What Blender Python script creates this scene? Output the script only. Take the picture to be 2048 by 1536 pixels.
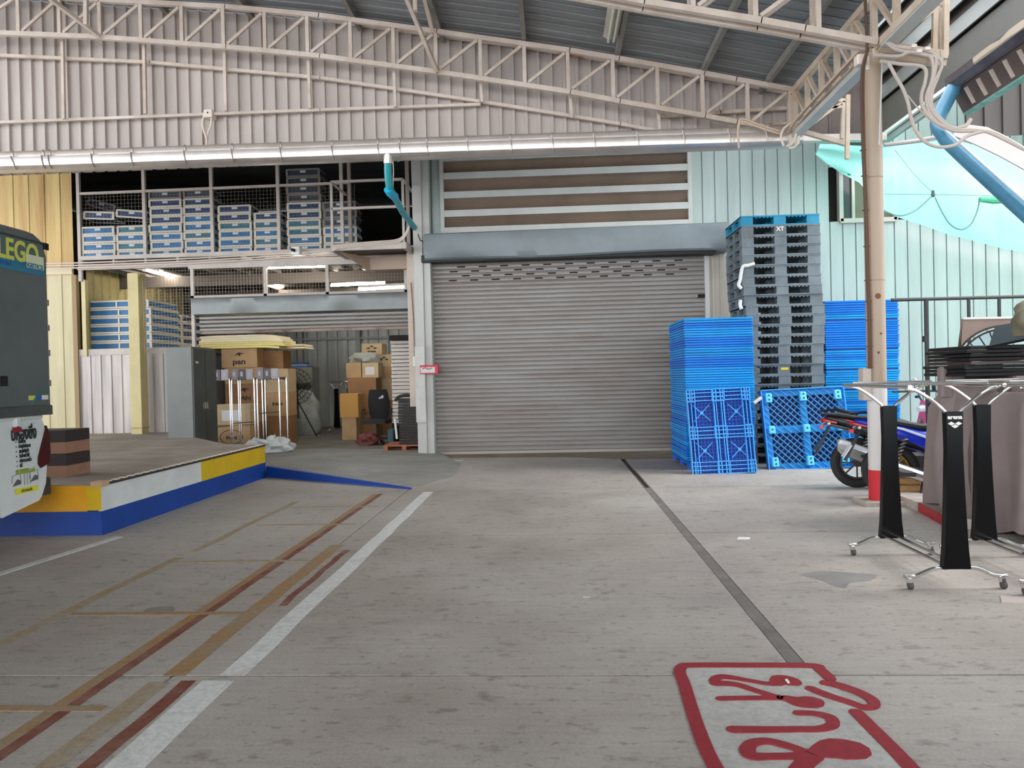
import bpy, math, random
from mathutils import Vector, Matrix
random.seed(7)
S = bpy.context.scene
C = S.collection
for o in list(bpy.data.objects): bpy.data.objects.remove(o)

# ---------------------------------------------------------------- camera
F = 1500.0; TH = math.atan(82/1500); PH = math.atan(14/1500); RO = 0.023; H = 1.4
fw = Vector((-math.sin(TH)*math.cos(PH), math.cos(TH)*math.cos(PH), -math.sin(PH)))
r0 = Vector((math.cos(TH), math.sin(TH), 0)); u0 = r0.cross(fw)
rt = r0*math.cos(RO) - u0*math.sin(RO); up = u0*math.cos(RO) + r0*math.sin(RO)
cd = bpy.data.cameras.new('camera'); cam = bpy.data.objects.new('camera', cd); C.objects.link(cam)
cd.sensor_width = 36; cd.lens = F/2048*36; cd.clip_end = 200
M = Matrix((rt, up, -fw)).transposed().to_4x4(); M.translation = (0, 0, H); cam.matrix_world = M
S.camera = cam

# measured points of the photograph turned into places in the building (metres)
def ray(px, py): return fw + rt*((px-1024)/F) + up*((768-py)/F)
def PY(px, py, Y): d = ray(px, py); t = Y/d.y; return Vector((d.x*t, Y, H+d.z*t))
def PX(px, py, X): d = ray(px, py); t = X/d.x; return Vector((X, d.y*t, H+d.z*t))
def PZ(px, py, z=0.0): d = ray(px, py); t = (z-H)/d.z; return Vector((d.x*t, d.y*t, z))

# ---------------------------------------------------------------- world, light, exposure
w = bpy.data.worlds.new('sky'); S.world = w; w.use_nodes = True
nt = w.node_tree; bg = nt.nodes['Background']
tc = nt.nodes.new('ShaderNodeTexCoord'); nz = nt.nodes.new('ShaderNodeTexNoise'); cr = nt.nodes.new('ShaderNodeValToRGB')
nz.inputs['Scale'].default_value = 2.0; nz.inputs['Detail'].default_value = 4
nt.links.new(tc.outputs['Generated'], nz.inputs['Vector']); nt.links.new(nz.outputs['Fac'], cr.inputs['Fac'])
cr.color_ramp.elements[0].color = (0.80, 0.88, 1.0, 1); cr.color_ramp.elements[1].color = (1.0, 1.0, 1.0, 1)
nt.links.new(cr.outputs['Color'], bg.inputs['Color'])
bg.inputs['Strength'].default_value = 3.9
# open yard behind the photographer: soft daylight entering through the wide open front
def area(name, loc, target, sx, sy, power, col):
    l = bpy.data.lights.new(name, 'AREA'); l.shape = 'RECTANGLE'; l.size = sx; l.size_y = sy; l.energy = power; l.color = col
    o = bpy.data.objects.new(name, l); C.objects.link(o); o.location = loc
    o.rotation_euler = (Vector(target)-Vector(loc)).to_track_quat('-Z', 'Y').to_euler(); return o
area('daylight_from_open_front', (-1, -11.5, 4.5), (-1, 12, 3.6), 16, 4.5, 300, (1.0, 0.97, 0.94))
sl_ = bpy.data.lights.new('hazy_sun', 'SUN'); sl_.energy = 3.3; sl_.angle = math.radians(38); sl_.color = (1.0, 0.99, 0.97)
so_ = bpy.data.objects.new('hazy_sun', sl_); C.objects.link(so_); so_.rotation_euler = Vector((-.80, .02, -.62)).to_track_quat('-Z', 'Y').to_euler()
vs = S.view_settings; vs.view_transform = 'Standard'; vs.look = 'None'; vs.gamma = 1; vs.use_curve_mapping = False
vs.exposure = 0.30
S.cycles.max_bounces = 8; S.cycles.diffuse_bounces = 5; S.cycles.use_denoising = True

# ---------------------------------------------------------------- materials
def lin(c):
    c = c/255.0
    return c/12.92 if c <= 0.04045 else ((c+0.055)/1.055)**2.4
def rgb(c): return (lin(c[0]), lin(c[1]), lin(c[2]), 1)
_m = {}
def mat(name, col, rough=0.6, metal=0.0, var=0.0, scale=4.0, bump=0.0, bscale=40.0, stretch=(1, 1, 1), emit=None, es=0, trans=0, spec=None, col2=None, lo=.35, hi=.7, detail=5):
    if name in _m: return _m[name]
    m = bpy.data.materials.new(name); m.use_nodes = True; n = m.node_tree; b = n.nodes['Principled BSDF']; _m[name] = m
    m.diffuse_color = rgb(col)
    b.inputs['Base Color'].default_value = rgb(col); b.inputs['Roughness'].default_value = rough; b.inputs['Metallic'].default_value = metal
    if spec is not None: b.inputs['Specular IOR Level'].default_value = spec
    if emit: b.inputs['Emission Color'].default_value = rgb(emit); b.inputs['Emission Strength'].default_value = es
    if trans: b.inputs['Transmission Weight'].default_value = trans
    if var or bump:
        g = n.nodes.new('ShaderNodeTexCoord'); mp = n.nodes.new('ShaderNodeMapping'); mp.inputs['Scale'].default_value = stretch
        geo = n.nodes.new('ShaderNodeNewGeometry')
        n.links.new(geo.outputs['Position'], mp.inputs['Vector'])
    if var:
        x = n.nodes.new('ShaderNodeTexNoise'); x.inputs['Scale'].default_value = scale; x.inputs['Detail'].default_value = detail; x.inputs['Roughness'].default_value = .65
        n.links.new(mp.outputs[0], x.inputs['Vector'])
        r = n.nodes.new('ShaderNodeValToRGB'); r.color_ramp.elements[0].position = lo; r.color_ramp.elements[1].position = hi
        c2 = col2 or tuple(max(0, v*(1-var)) for v in col); r.color_ramp.elements[0].color = rgb(c2); r.color_ramp.elements[1].color = rgb(col)
        n.links.new(x.outputs['Fac'], r.inputs['Fac']); n.links.new(r.outputs[0], b.inputs['Base Color'])
    if bump:
        x = n.nodes.new('ShaderNodeTexNoise'); x.inputs['Scale'].default_value = bscale; x.inputs['Detail'].default_value = 4
        n.links.new(mp.outputs[0], x.inputs['Vector'])
        bp = n.nodes.new('ShaderNodeBump'); bp.inputs['Strength'].default_value = bump; bp.inputs['Distance'].default_value = .02
        n.links.new(x.outputs['Fac'], bp.inputs['Height']); n.links.new(bp.outputs[0], b.inputs['Normal'])
    return m

# ---------------------------------------------------------------- geometry helpers
class MB:
    def __init__(s): s.v = []; s.f = []; s.mi = []; s.cur = 0
    def add(s, vs_, fs):
        k = len(s.v); s.v += [tuple(p) for p in vs_]
        for f in fs: s.f.append(tuple(i+k for i in f)); s.mi.append(s.cur)
        return s
    def box(s, x0, x1, y0, y1, z0, z1):
        return s.add([(x0,y0,z0),(x1,y0,z0),(x1,y1,z0),(x0,y1,z0),(x0,y0,z1),(x1,y0,z1),(x1,y1,z1),(x0,y1,z1)],
            [(0,3,2,1),(4,5,6,7),(0,1,5,4),(1,2,6,5),(2,3,7,6),(3,0,4,7)])
    def bbox(s, x0, x1, y0, y1, z0, z1, b=.01):   # box with chamfered vertical and top edges
        P = [(x0+b,y0),(x1-b,y0),(x1,y0+b),(x1,y1-b),(x1-b,y1),(x0+b,y1),(x0,y1-b),(x0,y0+b)]
        cx, cy = (x0+x1)/2, (y0+y1)/2
        Q = [(cx+(x-cx)*(1-2*b/(x1-x0)), cy+(y-cy)*(1-2*b/(y1-y0))) for x, y in P]
        vv = [(x,y,z0) for x,y in P]+[(x,y,z1-b) for x,y in P]+[(x,y,z1) for x,y in Q]
        ff = [tuple(range(7,-1,-1)), tuple(range(16,24))]
        for k in (0,8):
            for i in range(8): j=(i+1)%8; ff.append((k+i,k+j,k+8+j,k+8+i))
        return s.add(vv, ff)
    def bar(s, p, q, a=.05, b=None, upv=(0,0,1)):
        p = Vector(p); q = Vector(q); b = a if b is None else b
        d = (q-p).normalized(); u = Vector(upv)
        if abs(d.dot(u)) > .98: u = Vector((0,1,0))
        x = d.cross(u).normalized(); y = x.cross(d)
        o = [x*sx*a/2+y*sy*b/2 for sx, sy in ((-1,-1),(1,-1),(1,1),(-1,1))]
        return s.add([p+k for k in o]+[q+k for k in o], [(3,2,1,0),(4,5,6,7),(0,1,5,4),(1,2,6,5),(2,3,7,6),(3,0,4,7)])
    def tube(s, pts, r=.02, n=8, cap=True):
        pts = [Vector(p) for p in pts]; rs = r if isinstance(r, (list, tuple)) else [r]*len(pts)
        vv = []; ff = []; prev = None
        for i, p in enumerate(pts):
            d = (pts[min(i+1, len(pts)-1)]-pts[max(i-1, 0)]).normalized()
            if prev is None:
                a = Vector((0,0,1)) if abs(d.z) < .9 else Vector((0,1,0)); x = d.cross(a).normalized()
            else: x = (prev - d*prev.dot(d)).normalized()
            prev = x; y = d.cross(x)
            for k in range(n):
                t = 2*math.pi*k/n; vv.append(p+(x*math.cos(t)+y*math.sin(t))*rs[i])
        for i in range(len(pts)-1):
            for k in range(n): j=(k+1)%n; ff.append((i*n+k, i*n+j, (i+1)*n+j, (i+1)*n+k))
        if cap: ff.append(tuple(range(n-1,-1,-1))); ff.append(tuple(range((len(pts)-1)*n, len(pts)*n)))
        return s.add(vv, ff)
    def lathe(s, prof, c=(0,0,0), axis='z', n=20):
        vv = []; ff = []; c = Vector(c)
        for (r, h) in prof:
            for k in range(n):
                t = 2*math.pi*k/n; a, b = r*math.cos(t), r*math.sin(t)
                vv.append(c+Vector({'z':(a,b,h),'y':(a,h,b),'x':(h,a,b)}[axis]))
        m = len(prof)
        for i in range(m-1):
            for k in range(n): j=(k+1)%n; ff.append((i*n+k,i*n+j,(i+1)*n+j,(i+1)*n+k))
        if prof[0][0] > 1e-4 and prof[0] != prof[-1]: ff.append(tuple(range(n-1,-1,-1)))
        if prof[-1][0] > 1e-4 and prof[0] != prof[-1]: ff.append(tuple(range((m-1)*n, m*n)))
        return s.add(vv, ff)
    def prism(s, poly, axis, a, b):              # 2D outline extruded along an axis
        f = {'x':lambda p,h:(h,p[0],p[1]),'y':lambda p,h:(p[0],h,p[1]),'z':lambda p,h:(p[0],p[1],h)}[axis]
        n = len(poly); vv = [f(p,a) for p in poly]+[f(p,b) for p in poly]
        return s.add(vv, [tuple(range(n-1,-1,-1)), tuple(range(n,2*n))]+[(i,(i+1)%n,n+(i+1)%n,n+i) for i in range(n)])
    def loft(s, secs, cap=True):                 # list of equal-length rings
        n = len(secs[0]); vv = [p for r_ in secs for p in r_]; ff = []
        for i in range(len(secs)-1):
            for k in range(n): j=(k+1)%n; ff.append((i*n+k,i*n+j,(i+1)*n+j,(i+1)*n+k))
        if cap: ff.append(tuple(range(n-1,-1,-1))); ff.append(tuple(range((len(secs)-1)*n,len(secs)*n)))
        return s.add(vv, ff)
    def grid(s, fn, nu, nv, thick=0, nrm=(0,-1,0)):
        vv = [fn(i/nu, j/nv) for j in range(nv+1) for i in range(nu+1)]
        ff = [(j*(nu+1)+i, j*(nu+1)+i+1, (j+1)*(nu+1)+i+1, (j+1)*(nu+1)+i) for j in range(nv) for i in range(nu)]
        return s.add(vv, ff)
    def build(s, name, m, parent=None, smooth=False, label=None, kind=None, solid=0):
        me = bpy.data.meshes.new(name); off = worldloc(parent)
        me.from_pydata([(x-off[0], y-off[1], z-off[2]) for x, y, z in s.v], [], s.f)
        for k in (m if isinstance(m, (list, tuple)) else [m]): me.materials.append(k)
        if any(s.mi): me.polygons.foreach_set('material_index', s.mi)
        import bmesh
        bm = bmesh.new(); bm.from_mesh(me); bmesh.ops.recalc_face_normals(bm, faces=bm.faces); bm.to_mesh(me); bm.free()
        if smooth == 'full': me.polygons.foreach_set('use_smooth', [True]*len(me.polygons))
        elif smooth:
            me.polygons.foreach_set('use_smooth', [True]*len(me.polygons))
            try: me.set_sharp_from_angle(angle=math.radians(40))
            except Exception: pass
        me.update()
        o = bpy.data.objects.new(name, me); C.objects.link(o); o.parent = parent
        if solid:
            md = o.modifiers.new('thickness', 'SOLIDIFY'); md.thickness = solid; md.offset = 0
        if label: o['label'] = label
        if kind: o['kind'] = kind
        return o
def worldloc(p):
    v = Vector((0,0,0))
    while p is not None: v += p.location; p = p.parent
    return v
def tag(o, label, cat, group=None, kind=None):
    if label: o['label'] = label
    if cat: o['category'] = cat
    if group: o['group'] = group
    if kind: o['kind'] = kind
    return o
def thing(name, label, cat, loc=(0,0,0), group=None):
    o = bpy.data.objects.new(name, None); C.objects.link(o); o.location = loc; o.empty_display_size = .2
    return tag(o, label, cat, group)
def struct(name, loc=(0,0,0)):
    o = bpy.data.objects.new(name, None); C.objects.link(o); o.location = loc; o['kind'] = 'structure'; return o
def kids(o): return [c for c in bpy.data.objects if c.parent == o]
def dup(root, loc, rz=None, label=None, group=None):
    def cp(o, par):
        c = o.copy(); C.objects.link(c)
        if par is not None: c.parent = par
        for ch in tree[o.name]: cp(bpy.data.objects[ch], c)
        return c
    tree = {}
    def walk(o):
        tree[o.name] = [k.name for k in kids(o)]
        for k in tree[o.name]: walk(bpy.data.objects[k])
    if root.name not in _tree: walk(root); _tree[root.name] = tree
    tree = _tree[root.name]
    c = cp(root, None); c.location = loc
    if rz is not None: c.rotation_euler = (0,0,rz)
    if label: c['label'] = label
    if group: c['group'] = group
    return c
_tree = {}
def text(body, size, org, right, upv, m, parent, name='lettering', depth=.002, align='CENTER', xs=1.0, bold=0.0, label=None):
    cu = bpy.data.curves.new(name, 'FONT'); cu.body = body; cu.size = size; cu.extrude = depth; cu.align_x = align; cu.align_y = 'CENTER'; cu.resolution_u = 3; cu.offset = bold
    t = bpy.data.objects.new(name, cu); C.objects.link(t); dg = bpy.context.evaluated_depsgraph_get()
    me = bpy.data.meshes.new_from_object(t.evaluated_get(dg)); C.objects.unlink(t); bpy.data.objects.remove(t)
    R = Vector(right).normalized(); U = Vector(upv).normalized(); N = R.cross(U); off = worldloc(parent)
    for v in me.vertices: v.co = Vector(org)-off + R*v.co.x*xs + U*v.co.y + N*v.co.z
    me.materials.clear(); me.materials.append(m)
    o = bpy.data.objects.new(name, me); C.objects.link(o); o.parent = parent
    if label: o['label'] = label
    return o
def sag(p, q, d, n=10, side=(0,0,-1)):
    p = Vector(p); q = Vector(q); return [p.lerp(q, t/n)+Vector(side)*d*4*(t/n)*(1-t/n) for t in range(n+1)]
def smooth_path(pts, n=6):
    pts = [Vector(p) for p in pts]; out = []
    for i in range(len(pts)-1):
        p0 = pts[max(i-1,0)]; p1 = pts[i]; p2 = pts[i+1]; p3 = pts[min(i+2,len(pts)-1)]
        for k in range(n):
            t = k/n; out.append(.5*((2*p1)+(p2-p0)*t+(2*p0-5*p1+4*p2-p3)*t*t+(3*p1-p0-3*p2+p3)*t**3))
    return out+[pts[-1]]
def interp(tab, x):
    if x <= tab[0][0]: a, b = tab[0], tab[1]
    elif x >= tab[-1][0]: a, b = tab[-2], tab[-1]
    else:
        for i in range(len(tab)-1):
            if tab[i][0] <= x <= tab[i+1][0]: a, b = tab[i], tab[i+1]; break
    return a[1]+(b[1]-a[1])*(x-a[0])/(b[0]-a[0])

# materials used in many places
m_truss = mat('truss_paint', (222,208,196), .55, 0, .14, 1.6, col2=(186,168,152))
m_truss_rust = mat('truss_paint_rusty', (214,196,180), .6, 0, .4, 2.2, col2=(150,112,84), lo=.3, hi=.55)
m_wallup = mat('upper_sheet', (198,186,178), .45, .1, .09, 1.3, stretch=(2,1,.35))
m_roof = mat('roof_underside', (142,146,148), .5, .2, .22, 1.2, stretch=(.4,2,1))
m_purlin = mat('purlin_grey', (150,148,140), .55, .2, .15, 3)
m_steel = mat('gutter_stainless', (226,216,208), .32, .62, .1, 2.5, bump=.15, bscale=3)
m_strap = mat('strap_steel', (190,180,172), .4, .7)
m_siding = mat('pale_siding', (184,198,192), .5, .05, .08, .8, stretch=(4,1,.5))
m_seam = mat('siding_groove', (150,158,154), .6)
m_shut = mat('shutter_grey', (160,157,153), .5, .25, .12, 1.1, col2=(142,132,124), stretch=(.4,1,3))
m_hous = mat('housing_grey', (140,149,152), .5, .25, .12, 1.0, bump=.25, bscale=1.6)
m_colgrey = mat('column_pale_grey', (204,202,196), .5, .1, .08, 2, stretch=(1,1,.3))
m_beige = mat('post_beige', (190,178,166), .55, 0, .08, 2, stretch=(1,1,.3))
m_yellow = mat('pale_yellow_sheet', (206,194,152), .5, .05, .12, 1.2, stretch=(3,1,.3))
m_yelpost = mat('yellow_post', (210,194,138), .5, 0, .08, 2)
m_dark = mat('dark_interior', (52,46,42), .85)
m_black = mat('black_gap', (14,13,12), .8)
m_mezz = mat('mezzanine_paint', (202,190,180), .55, 0, .12, 2.5)
m_brown = mat('warm_panel', (150,128,110), .35, .1, .15, 1.0)
m_white = mat('white_plastic', (228,226,220), .4)
m_chrome = mat('chrome', (214,212,210), .18, 1.0)
m_blackg = mat('gloss_black', (10,10,11), .2, 0, .2, 5, spec=.16)
m_cable = mat('grey_cable', (178,166,156), .6)
m_brownc = mat('brown_cable', (84,62,48), .7)
# ================================================================= FLOOR
def floor_material():
    m = bpy.data.materials.new('stained_concrete'); m.use_nodes = True; n = m.node_tree; b = n.nodes['Principled BSDF']; L = n.links
    geo = n.nodes.new('ShaderNodeNewGeometry')
    def noise(sc, det=6, rough=.6, stretch=None):
        x = n.nodes.new('ShaderNodeTexNoise'); x.inputs['Scale'].default_value = sc; x.inputs['Detail'].default_value = det; x.inputs['Roughness'].default_value = rough
        mp = n.nodes.new('ShaderNodeMapping'); mp.inputs['Scale'].default_value = stretch or (1,1,1)
        L.new(geo.outputs['Position'], mp.inputs['Vector']); L.new(mp.outputs[0], x.inputs['Vector']); return x
    def ramp(x, p0, p1, c0, c1):
        r = n.nodes.new('ShaderNodeValToRGB'); e = r.color_ramp.elements; e[0].position = p0; e[1].position = p1; e[0].color = c0; e[1].color = c1
        L.new(x.outputs['Fac'], r.inputs['Fac']); return r
    def mul(a, b_):
        x = n.nodes.new('ShaderNodeMix'); x.data_type = 'RGBA'; x.blend_type = 'MULTIPLY'; x.inputs[0].default_value = 1
        L.new(a.outputs[2] if a.bl_idname == 'ShaderNodeMix' else a.outputs[0], x.inputs[6]); L.new(b_.outputs[0], x.inputs[7]); return x
    base = ramp(noise(.35, 4), .3, .7, rgb((160,149,139)), rgb((186,180,172)))
    big = ramp(noise(1.0, 8, .68), .34, .58, (.86,.85,.85,1), (1,1,1,1))
    spots = ramp(noise(9, 4, .6, (.6,1.0,1)), .30, .42, (.66,.64,.63,1), (1,1,1,1))
    spots2 = ramp(noise(24, 3, .55, (.6,1.0,1)), .30, .40, (.66,.65,.64,1), (1,1,1,1))
    fine = ramp(noise(60, 4, .7), .3, .7, (.86,.86,.86,1), (1.06,1.06,1.06,1))
    streak = ramp(noise(14, 3, .6, (.12,2.4,1)), .35, .65, (.93,.93,.93,1), (1.03,1.03,1.03,1))
    x = mul(mul(mul(mul(mul(base, big), spots), spots2), fine), streak)
    L.new(x.outputs[2], b.inputs['Base Color'])
    rr = ramp(noise(1.4, 4), .3, .7, (.5,.5,.5,1), (.78,.78,.78,1)); L.new(rr.outputs[0], b.inputs['Roughness'])
    bp = n.nodes.new('ShaderNodeBump'); bp.inputs['Strength'].default_value = .25; bp.inputs['Distance'].default_value = .01
    L.new(noise(70, 5).outputs['Fac'], bp.inputs['Height']); L.new(bp.outputs[0], b.inputs['Normal'])
    return m
m_floor = floor_material()
m_joint = mat('joint_dirt', (86,78,70), .9)
floor = struct('floor')
MB().box(-16, 13, -9, 30, -.2, -.03).build('joint_bed', m_joint, floor)
xs = [-16, -9.2, -5.2, -1.86, 1.11, 1.155, 4.6, 13]; ys = [-9, -2.5, 3.5, 6.62, 9.28, 14.1, 30]
for i in range(len(xs)-1):
    if i == 4: continue
    for j in range(len(ys)-1):
        g = .009
        x0, x1 = xs[i]+g, xs[i+1]-g
        if i == 3: x1 = 1.09
        if i == 5: x0 = 1.175
        MB().box(x0, x1, ys[j]+g, ys[j+1]-g, -.15, 0).build('slab', m_floor, floor)
m_strip = mat('filled_joint', (128,120,114), .85, 0, .2, 6)
MB().box(1.095, 1.17, -9, 3.62, -.15, -.001).build('joint_filler', m_strip, floor)
MB().box(1.095, 1.17, 3.62, 9.3, -.15, -.001).build('joint_filler', m_strip, floor)

def paint(name, col, var=.35, c2=(150,143,136), sc=6, lo=.3, hi=.52):
    m = mat(name, col, .75, 0, var, sc, col2=c2, lo=lo, hi=hi, bump=.1, bscale=60, detail=12)
    n = m.node_tree; L = n.links; b = n.nodes['Principled BSDF']; src = b.inputs['Base Color'].links[0].from_socket
    mp = [x for x in n.nodes if x.bl_idname == 'ShaderNodeMapping'][0]
    x = n.nodes.new('ShaderNodeTexNoise'); x.inputs['Scale'].default_value = 26; x.inputs['Detail'].default_value = 8; x.inputs['Roughness'].default_value = .75; L.new(mp.outputs[0], x.inputs['Vector'])
    r = n.nodes.new('ShaderNodeValToRGB'); r.color_ramp.elements[0].position = .36; r.color_ramp.elements[1].position = .56; r.color_ramp.elements[0].color = (.72,.70,.68,1); r.color_ramp.elements[1].color = (1,1,1,1); L.new(x.outputs['Fac'], r.inputs['Fac'])
    mx = n.nodes.new('ShaderNodeMix'); mx.data_type = 'RGBA'; mx.blend_type = 'MULTIPLY'; mx.inputs[0].default_value = .8; L.new(src, mx.inputs[6]); L.new(r.outputs[0], mx.inputs[7]); L.new(mx.outputs[2], b.inputs['Base Color'])
    return m
p_white = paint('white_road_paint', (214,214,210), c2=(192,189,184), sc=5, lo=.25, hi=.5)
p_orange = paint('worn_orange_paint', (160,118,66), c2=(150,134,112), sc=4, lo=.35, hi=.65)
p_faint = paint('faded_orange_paint', (156,132,92), c2=(160,150,136), sc=4, lo=.38, hi=.66)
p_red = paint('worn_red_paint', (118,58,42), c2=(138,102,84), sc=5, lo=.32, hi=.62)
p_sign = paint('red_sign_paint', (146,32,42), c2=(134,60,62), sc=5, lo=.2, hi=.4)
p_signbg = paint('pale_sign_ground', (184,183,178), c2=(172,168,162), sc=5, lo=.35, hi=.6)
_h = [0]
def line(pts, wd, m, h=.0012, name='paint_line'):
    _h[0] += 1; h = h+_h[0]*.00015
    pts = [Vector((p[0], p[1], 0)) for p in pts]; b = MB(); vv = []
    for i, p in enumerate(pts):
        d = (pts[min(i+1,len(pts)-1)]-pts[max(i-1,0)]).normalized(); nrm = Vector((-d.y, d.x, 0))
        ww = wd[i] if isinstance(wd, list) else wd
        a, c = p+nrm*ww/2, p-nrm*ww/2
        vv += [(a.x,a.y,0),(c.x,c.y,0),(c.x,c.y,h),(a.x,a.y,h)]
    ff = [(0,1,2,3), tuple(len(vv)-4+k for k in (3,2,1,0))]
    for i in range(len(pts)-1):
        for k in range(4): ff.append((i*4+k,i*4+(k+1)%4,(i+1)*4+(k+1)%4,(i+1)*4+k))
    return b.add(vv, ff).build(name, m, floor)
def wob(x, y0, y1, step=.4, a=.008): 
    n = max(2, int((y1-y0)/step)); return [(x+random.uniform(-a,a), y0+(y1-y0)*i/n) for i in range(n+1)]
line(wob(-1.60, -1, 3.44), .155, p_white); line(wob(-1.565, 3.5, 9.2), .125, p_white)
line(wob(-1.745, -1, 3.44, .2, .01), .07, p_red); line(wob(-1.73, 4.6, 6.1, .2, .01), .05, p_red)
line(wob(-1.885, -1, 3.42, .3, .01), .10, p_faint); line(wob(-1.86, 3.5, 6.3, .3), .11, p_orange)
line(wob(-2.20, -1, 9.1, .4, .006), .065, p_orange); line(wob(-2.14, -1, 9.1, .4, .006), .055, p_red)
line(wob(-3.05, -1, 5.9, .5, .012), .08, p_faint); line(wob(-3.03, 6.1, 8.6, .5, .012), .07, p_faint)
for y, xa, xb, m in ((3.14,-4.5,-1.98,p_orange), (4.45,-3.0,-1.92,p_orange), (5.75,-3.0,-1.95,p_faint), (7.2,-2.95,-1.95,p_faint), (8.2,-2.95,-1.95,p_faint)):
    line([(xa,y),((xa+xb)/2,y+.01),(xb,y)], .055, m)
a = PZ(0,1148); c = PZ(238,1074); line([(a.x-3*(c.x-a.x), a.y-3*(c.y-a.y)), (a.x,a.y), (c.x,c.y)], .085, p_white)
# boxed warning painted on the ground (Thai letters, read from the far side)
def sp(cx, cy): return PZ(1300+cx/2.738, 1280+cy/2.738)
bgp = [sp(*q) for q in ((170,150),(900,150),(960,185),(1440,701),(390,701))]; e1 = bgp[3]+(bgp[3]-bgp[2])*.30; e0 = bgp[4]+(bgp[4]-bgp[0])*.30
MB().prism([(p.x,p.y) for p in (bgp[0],bgp[1],bgp[2],e1,e0)], 'z', 0, .0022).build('sign_ground', p_signbg, floor)
def stroke(pts, wd, name='painted_letter_stroke'):
    q = smooth_path([sp(*p) for p in pts], 5); n = len(q)-1
    w_ = wd if not isinstance(wd, list) else [interp([(i/(len(wd)-1), v) for i, v in enumerate(wd)], k/n) for k in range(n+1)]
    w_ = w_ if isinstance(w_, list) else [w_]*(n+1); b = MB(); _h[0] += 1; h0 = .0026+_h[0]*.00012
    for i in range(n):
        p, r_ = q[i], q[i+1]; dd = r_-p; a0 = math.atan2(dd.y, dd.x); poly = []
        if dd.length < 1e-5: continue
        for c_, w2, s0 in ((r_, w_[i+1], a0-math.pi/2), (p, w_[i], a0+math.pi/2)):
            for k in range(6): t = s0+math.pi*k/5; poly.append((c_.x+w2/2*math.cos(t), c_.y+w2/2*math.sin(t)))
        b.prism(poly, 'z', .001, h0+i*.00003)
    return b.build(name, p_sign, floor)
_eb = [(bgp[4]+(bgp[4]-bgp[0])*.30), (bgp[3]+(bgp[3]-bgp[2])*.30)]
line([(p.x,p.y) for p in _eb], .055, p_sign, .0026, 'painted_border')
line([(_eb[0].x,_eb[0].y),tuple(sp(352,690))[:2]], .055, p_sign, .0026, 'painted_border'); line([(_eb[1].x,_eb[1].y),tuple(sp(1425,700))[:2]], .06, p_sign, .0026, 'painted_border')
stroke([(352,690),(290,560),(235,400),(190,250),(165,185),(175,150),(230,142),(500,142),(880,145),(930,165),(985,215)], .055, 'painted_border')
stroke([(1130,400),(1250,520),(1340,610),(1425,700)], .06, 'painted_border')
stroke([(350,235),(360,215),(410,205),(520,222),(640,243),(700,240)], [.04,.05,.05,.035,.035,.06])
stroke([(690,238),(720,222),(760,228),(800,240)], [.05,.10,.10,.05])
stroke([(362,240),(470,248),(590,285),(700,318),(790,332)], [.06,.045,.04,.04,.06])
stroke([(780,335),(830,345),(880,345),(915,340)], [.06,.10,.11,.05])
stroke([(385,325),(560,322),(760,322)], .04)

stroke([(880,270),(980,310),(1090,345),(1170,372),(1225,365),(1215,330),(1130,285),(1020,250),(960,240)], [.05,.05,.045,.045,.045,.05,.05,.06,.05])
stroke([(455,495),(620,496),(800,494),(930,492),(1000,470),(985,430),(900,408),(810,405)], [.055,.05,.045,.045,.05,.05,.04,.04])
stroke([(850,640),(760,642),(640,644),(560,642),(533,610),(558,572),(640,560),(740,582),(820,608)], [.05,.045,.045,.055,.06,.05,.045,.045,.04])
stroke([(830,622),(900,622),(960,612),(1030,602),(1100,606),(1135,612)], [.05,.05,.10,.15,.14,.06])
stroke([(900,640),(850,680),(800,740)], .07)
MB().prism([(p.x,p.y) for p in (sp(740,228),sp(752,226),sp(765,243),sp(755,246))], 'z', 0, .012).build('pebble', mat('pale_chip',(230,224,214),.8), floor)

# stains with an outline of their own
def patch(pts, m, h):
    b = MB(); q = smooth_path(pts+[pts[0]], 4)[:-1]; b.prism([(p.x,p.y) for p in q], 'z', -.005, h); b.build('stain', m, floor)
m_st1 = mat('brown_stain', (140,124,110), .8, 0, .25, 3, col2=(112,96,84)); m_st2 = mat('oil_stain', (140,136,131), .6, 0, .2, 5, col2=(122,118,115))
patch([Vector(p) for p in ((-2.25,13.75,0),(-2.3,13.2,0),(-1.2,13.05,0),(.2,12.9,0),(1.0,12.5,0),(1.8,12.4,0),(2.3,12.6,0),(2.4,13.7,0))], m_st1, .0012)
patch([PZ(*p) for p in ((1598,1150),(1640,1142),(1700,1146),(1752,1150),(1738,1162),(1700,1166),(1690,1176),(1662,1170),(1640,1160))], m_st2, .0012)
patch([PZ(*p) for p in ((286,1224),(300,1216),(346,1213),(340,1226))], m_st2, .0012)
# small litter
def chip(px, py, s, col, label):
    p = PZ(px, py); o = MB().prism([(p.x-s,p.y-s*.4),(p.x+s*.7,p.y-s*.6),(p.x+s,p.y+s*.3),(p.x-s*.5,p.y+s*.6)], 'z', .0, .006).build('paper_scrap', mat('scrap_%d' % col[0], col, .8))
    tag(o, label, 'litter')
chip(1487, 1077, .06, (224,222,218), 'crumpled white paper scrap on the open concrete beyond the red sign')
chip(1173, 1194, .025, (180,172,160), 'tiny pale chip on the concrete beside the long dark joint')
chip(2035, 1200, .12, (186,172,164), 'flat beige cardboard scrap under the front clothes rack')
chip(915, 921, .10, (205,196,186), 'small white paper slip before the main roller shutter')

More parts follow.
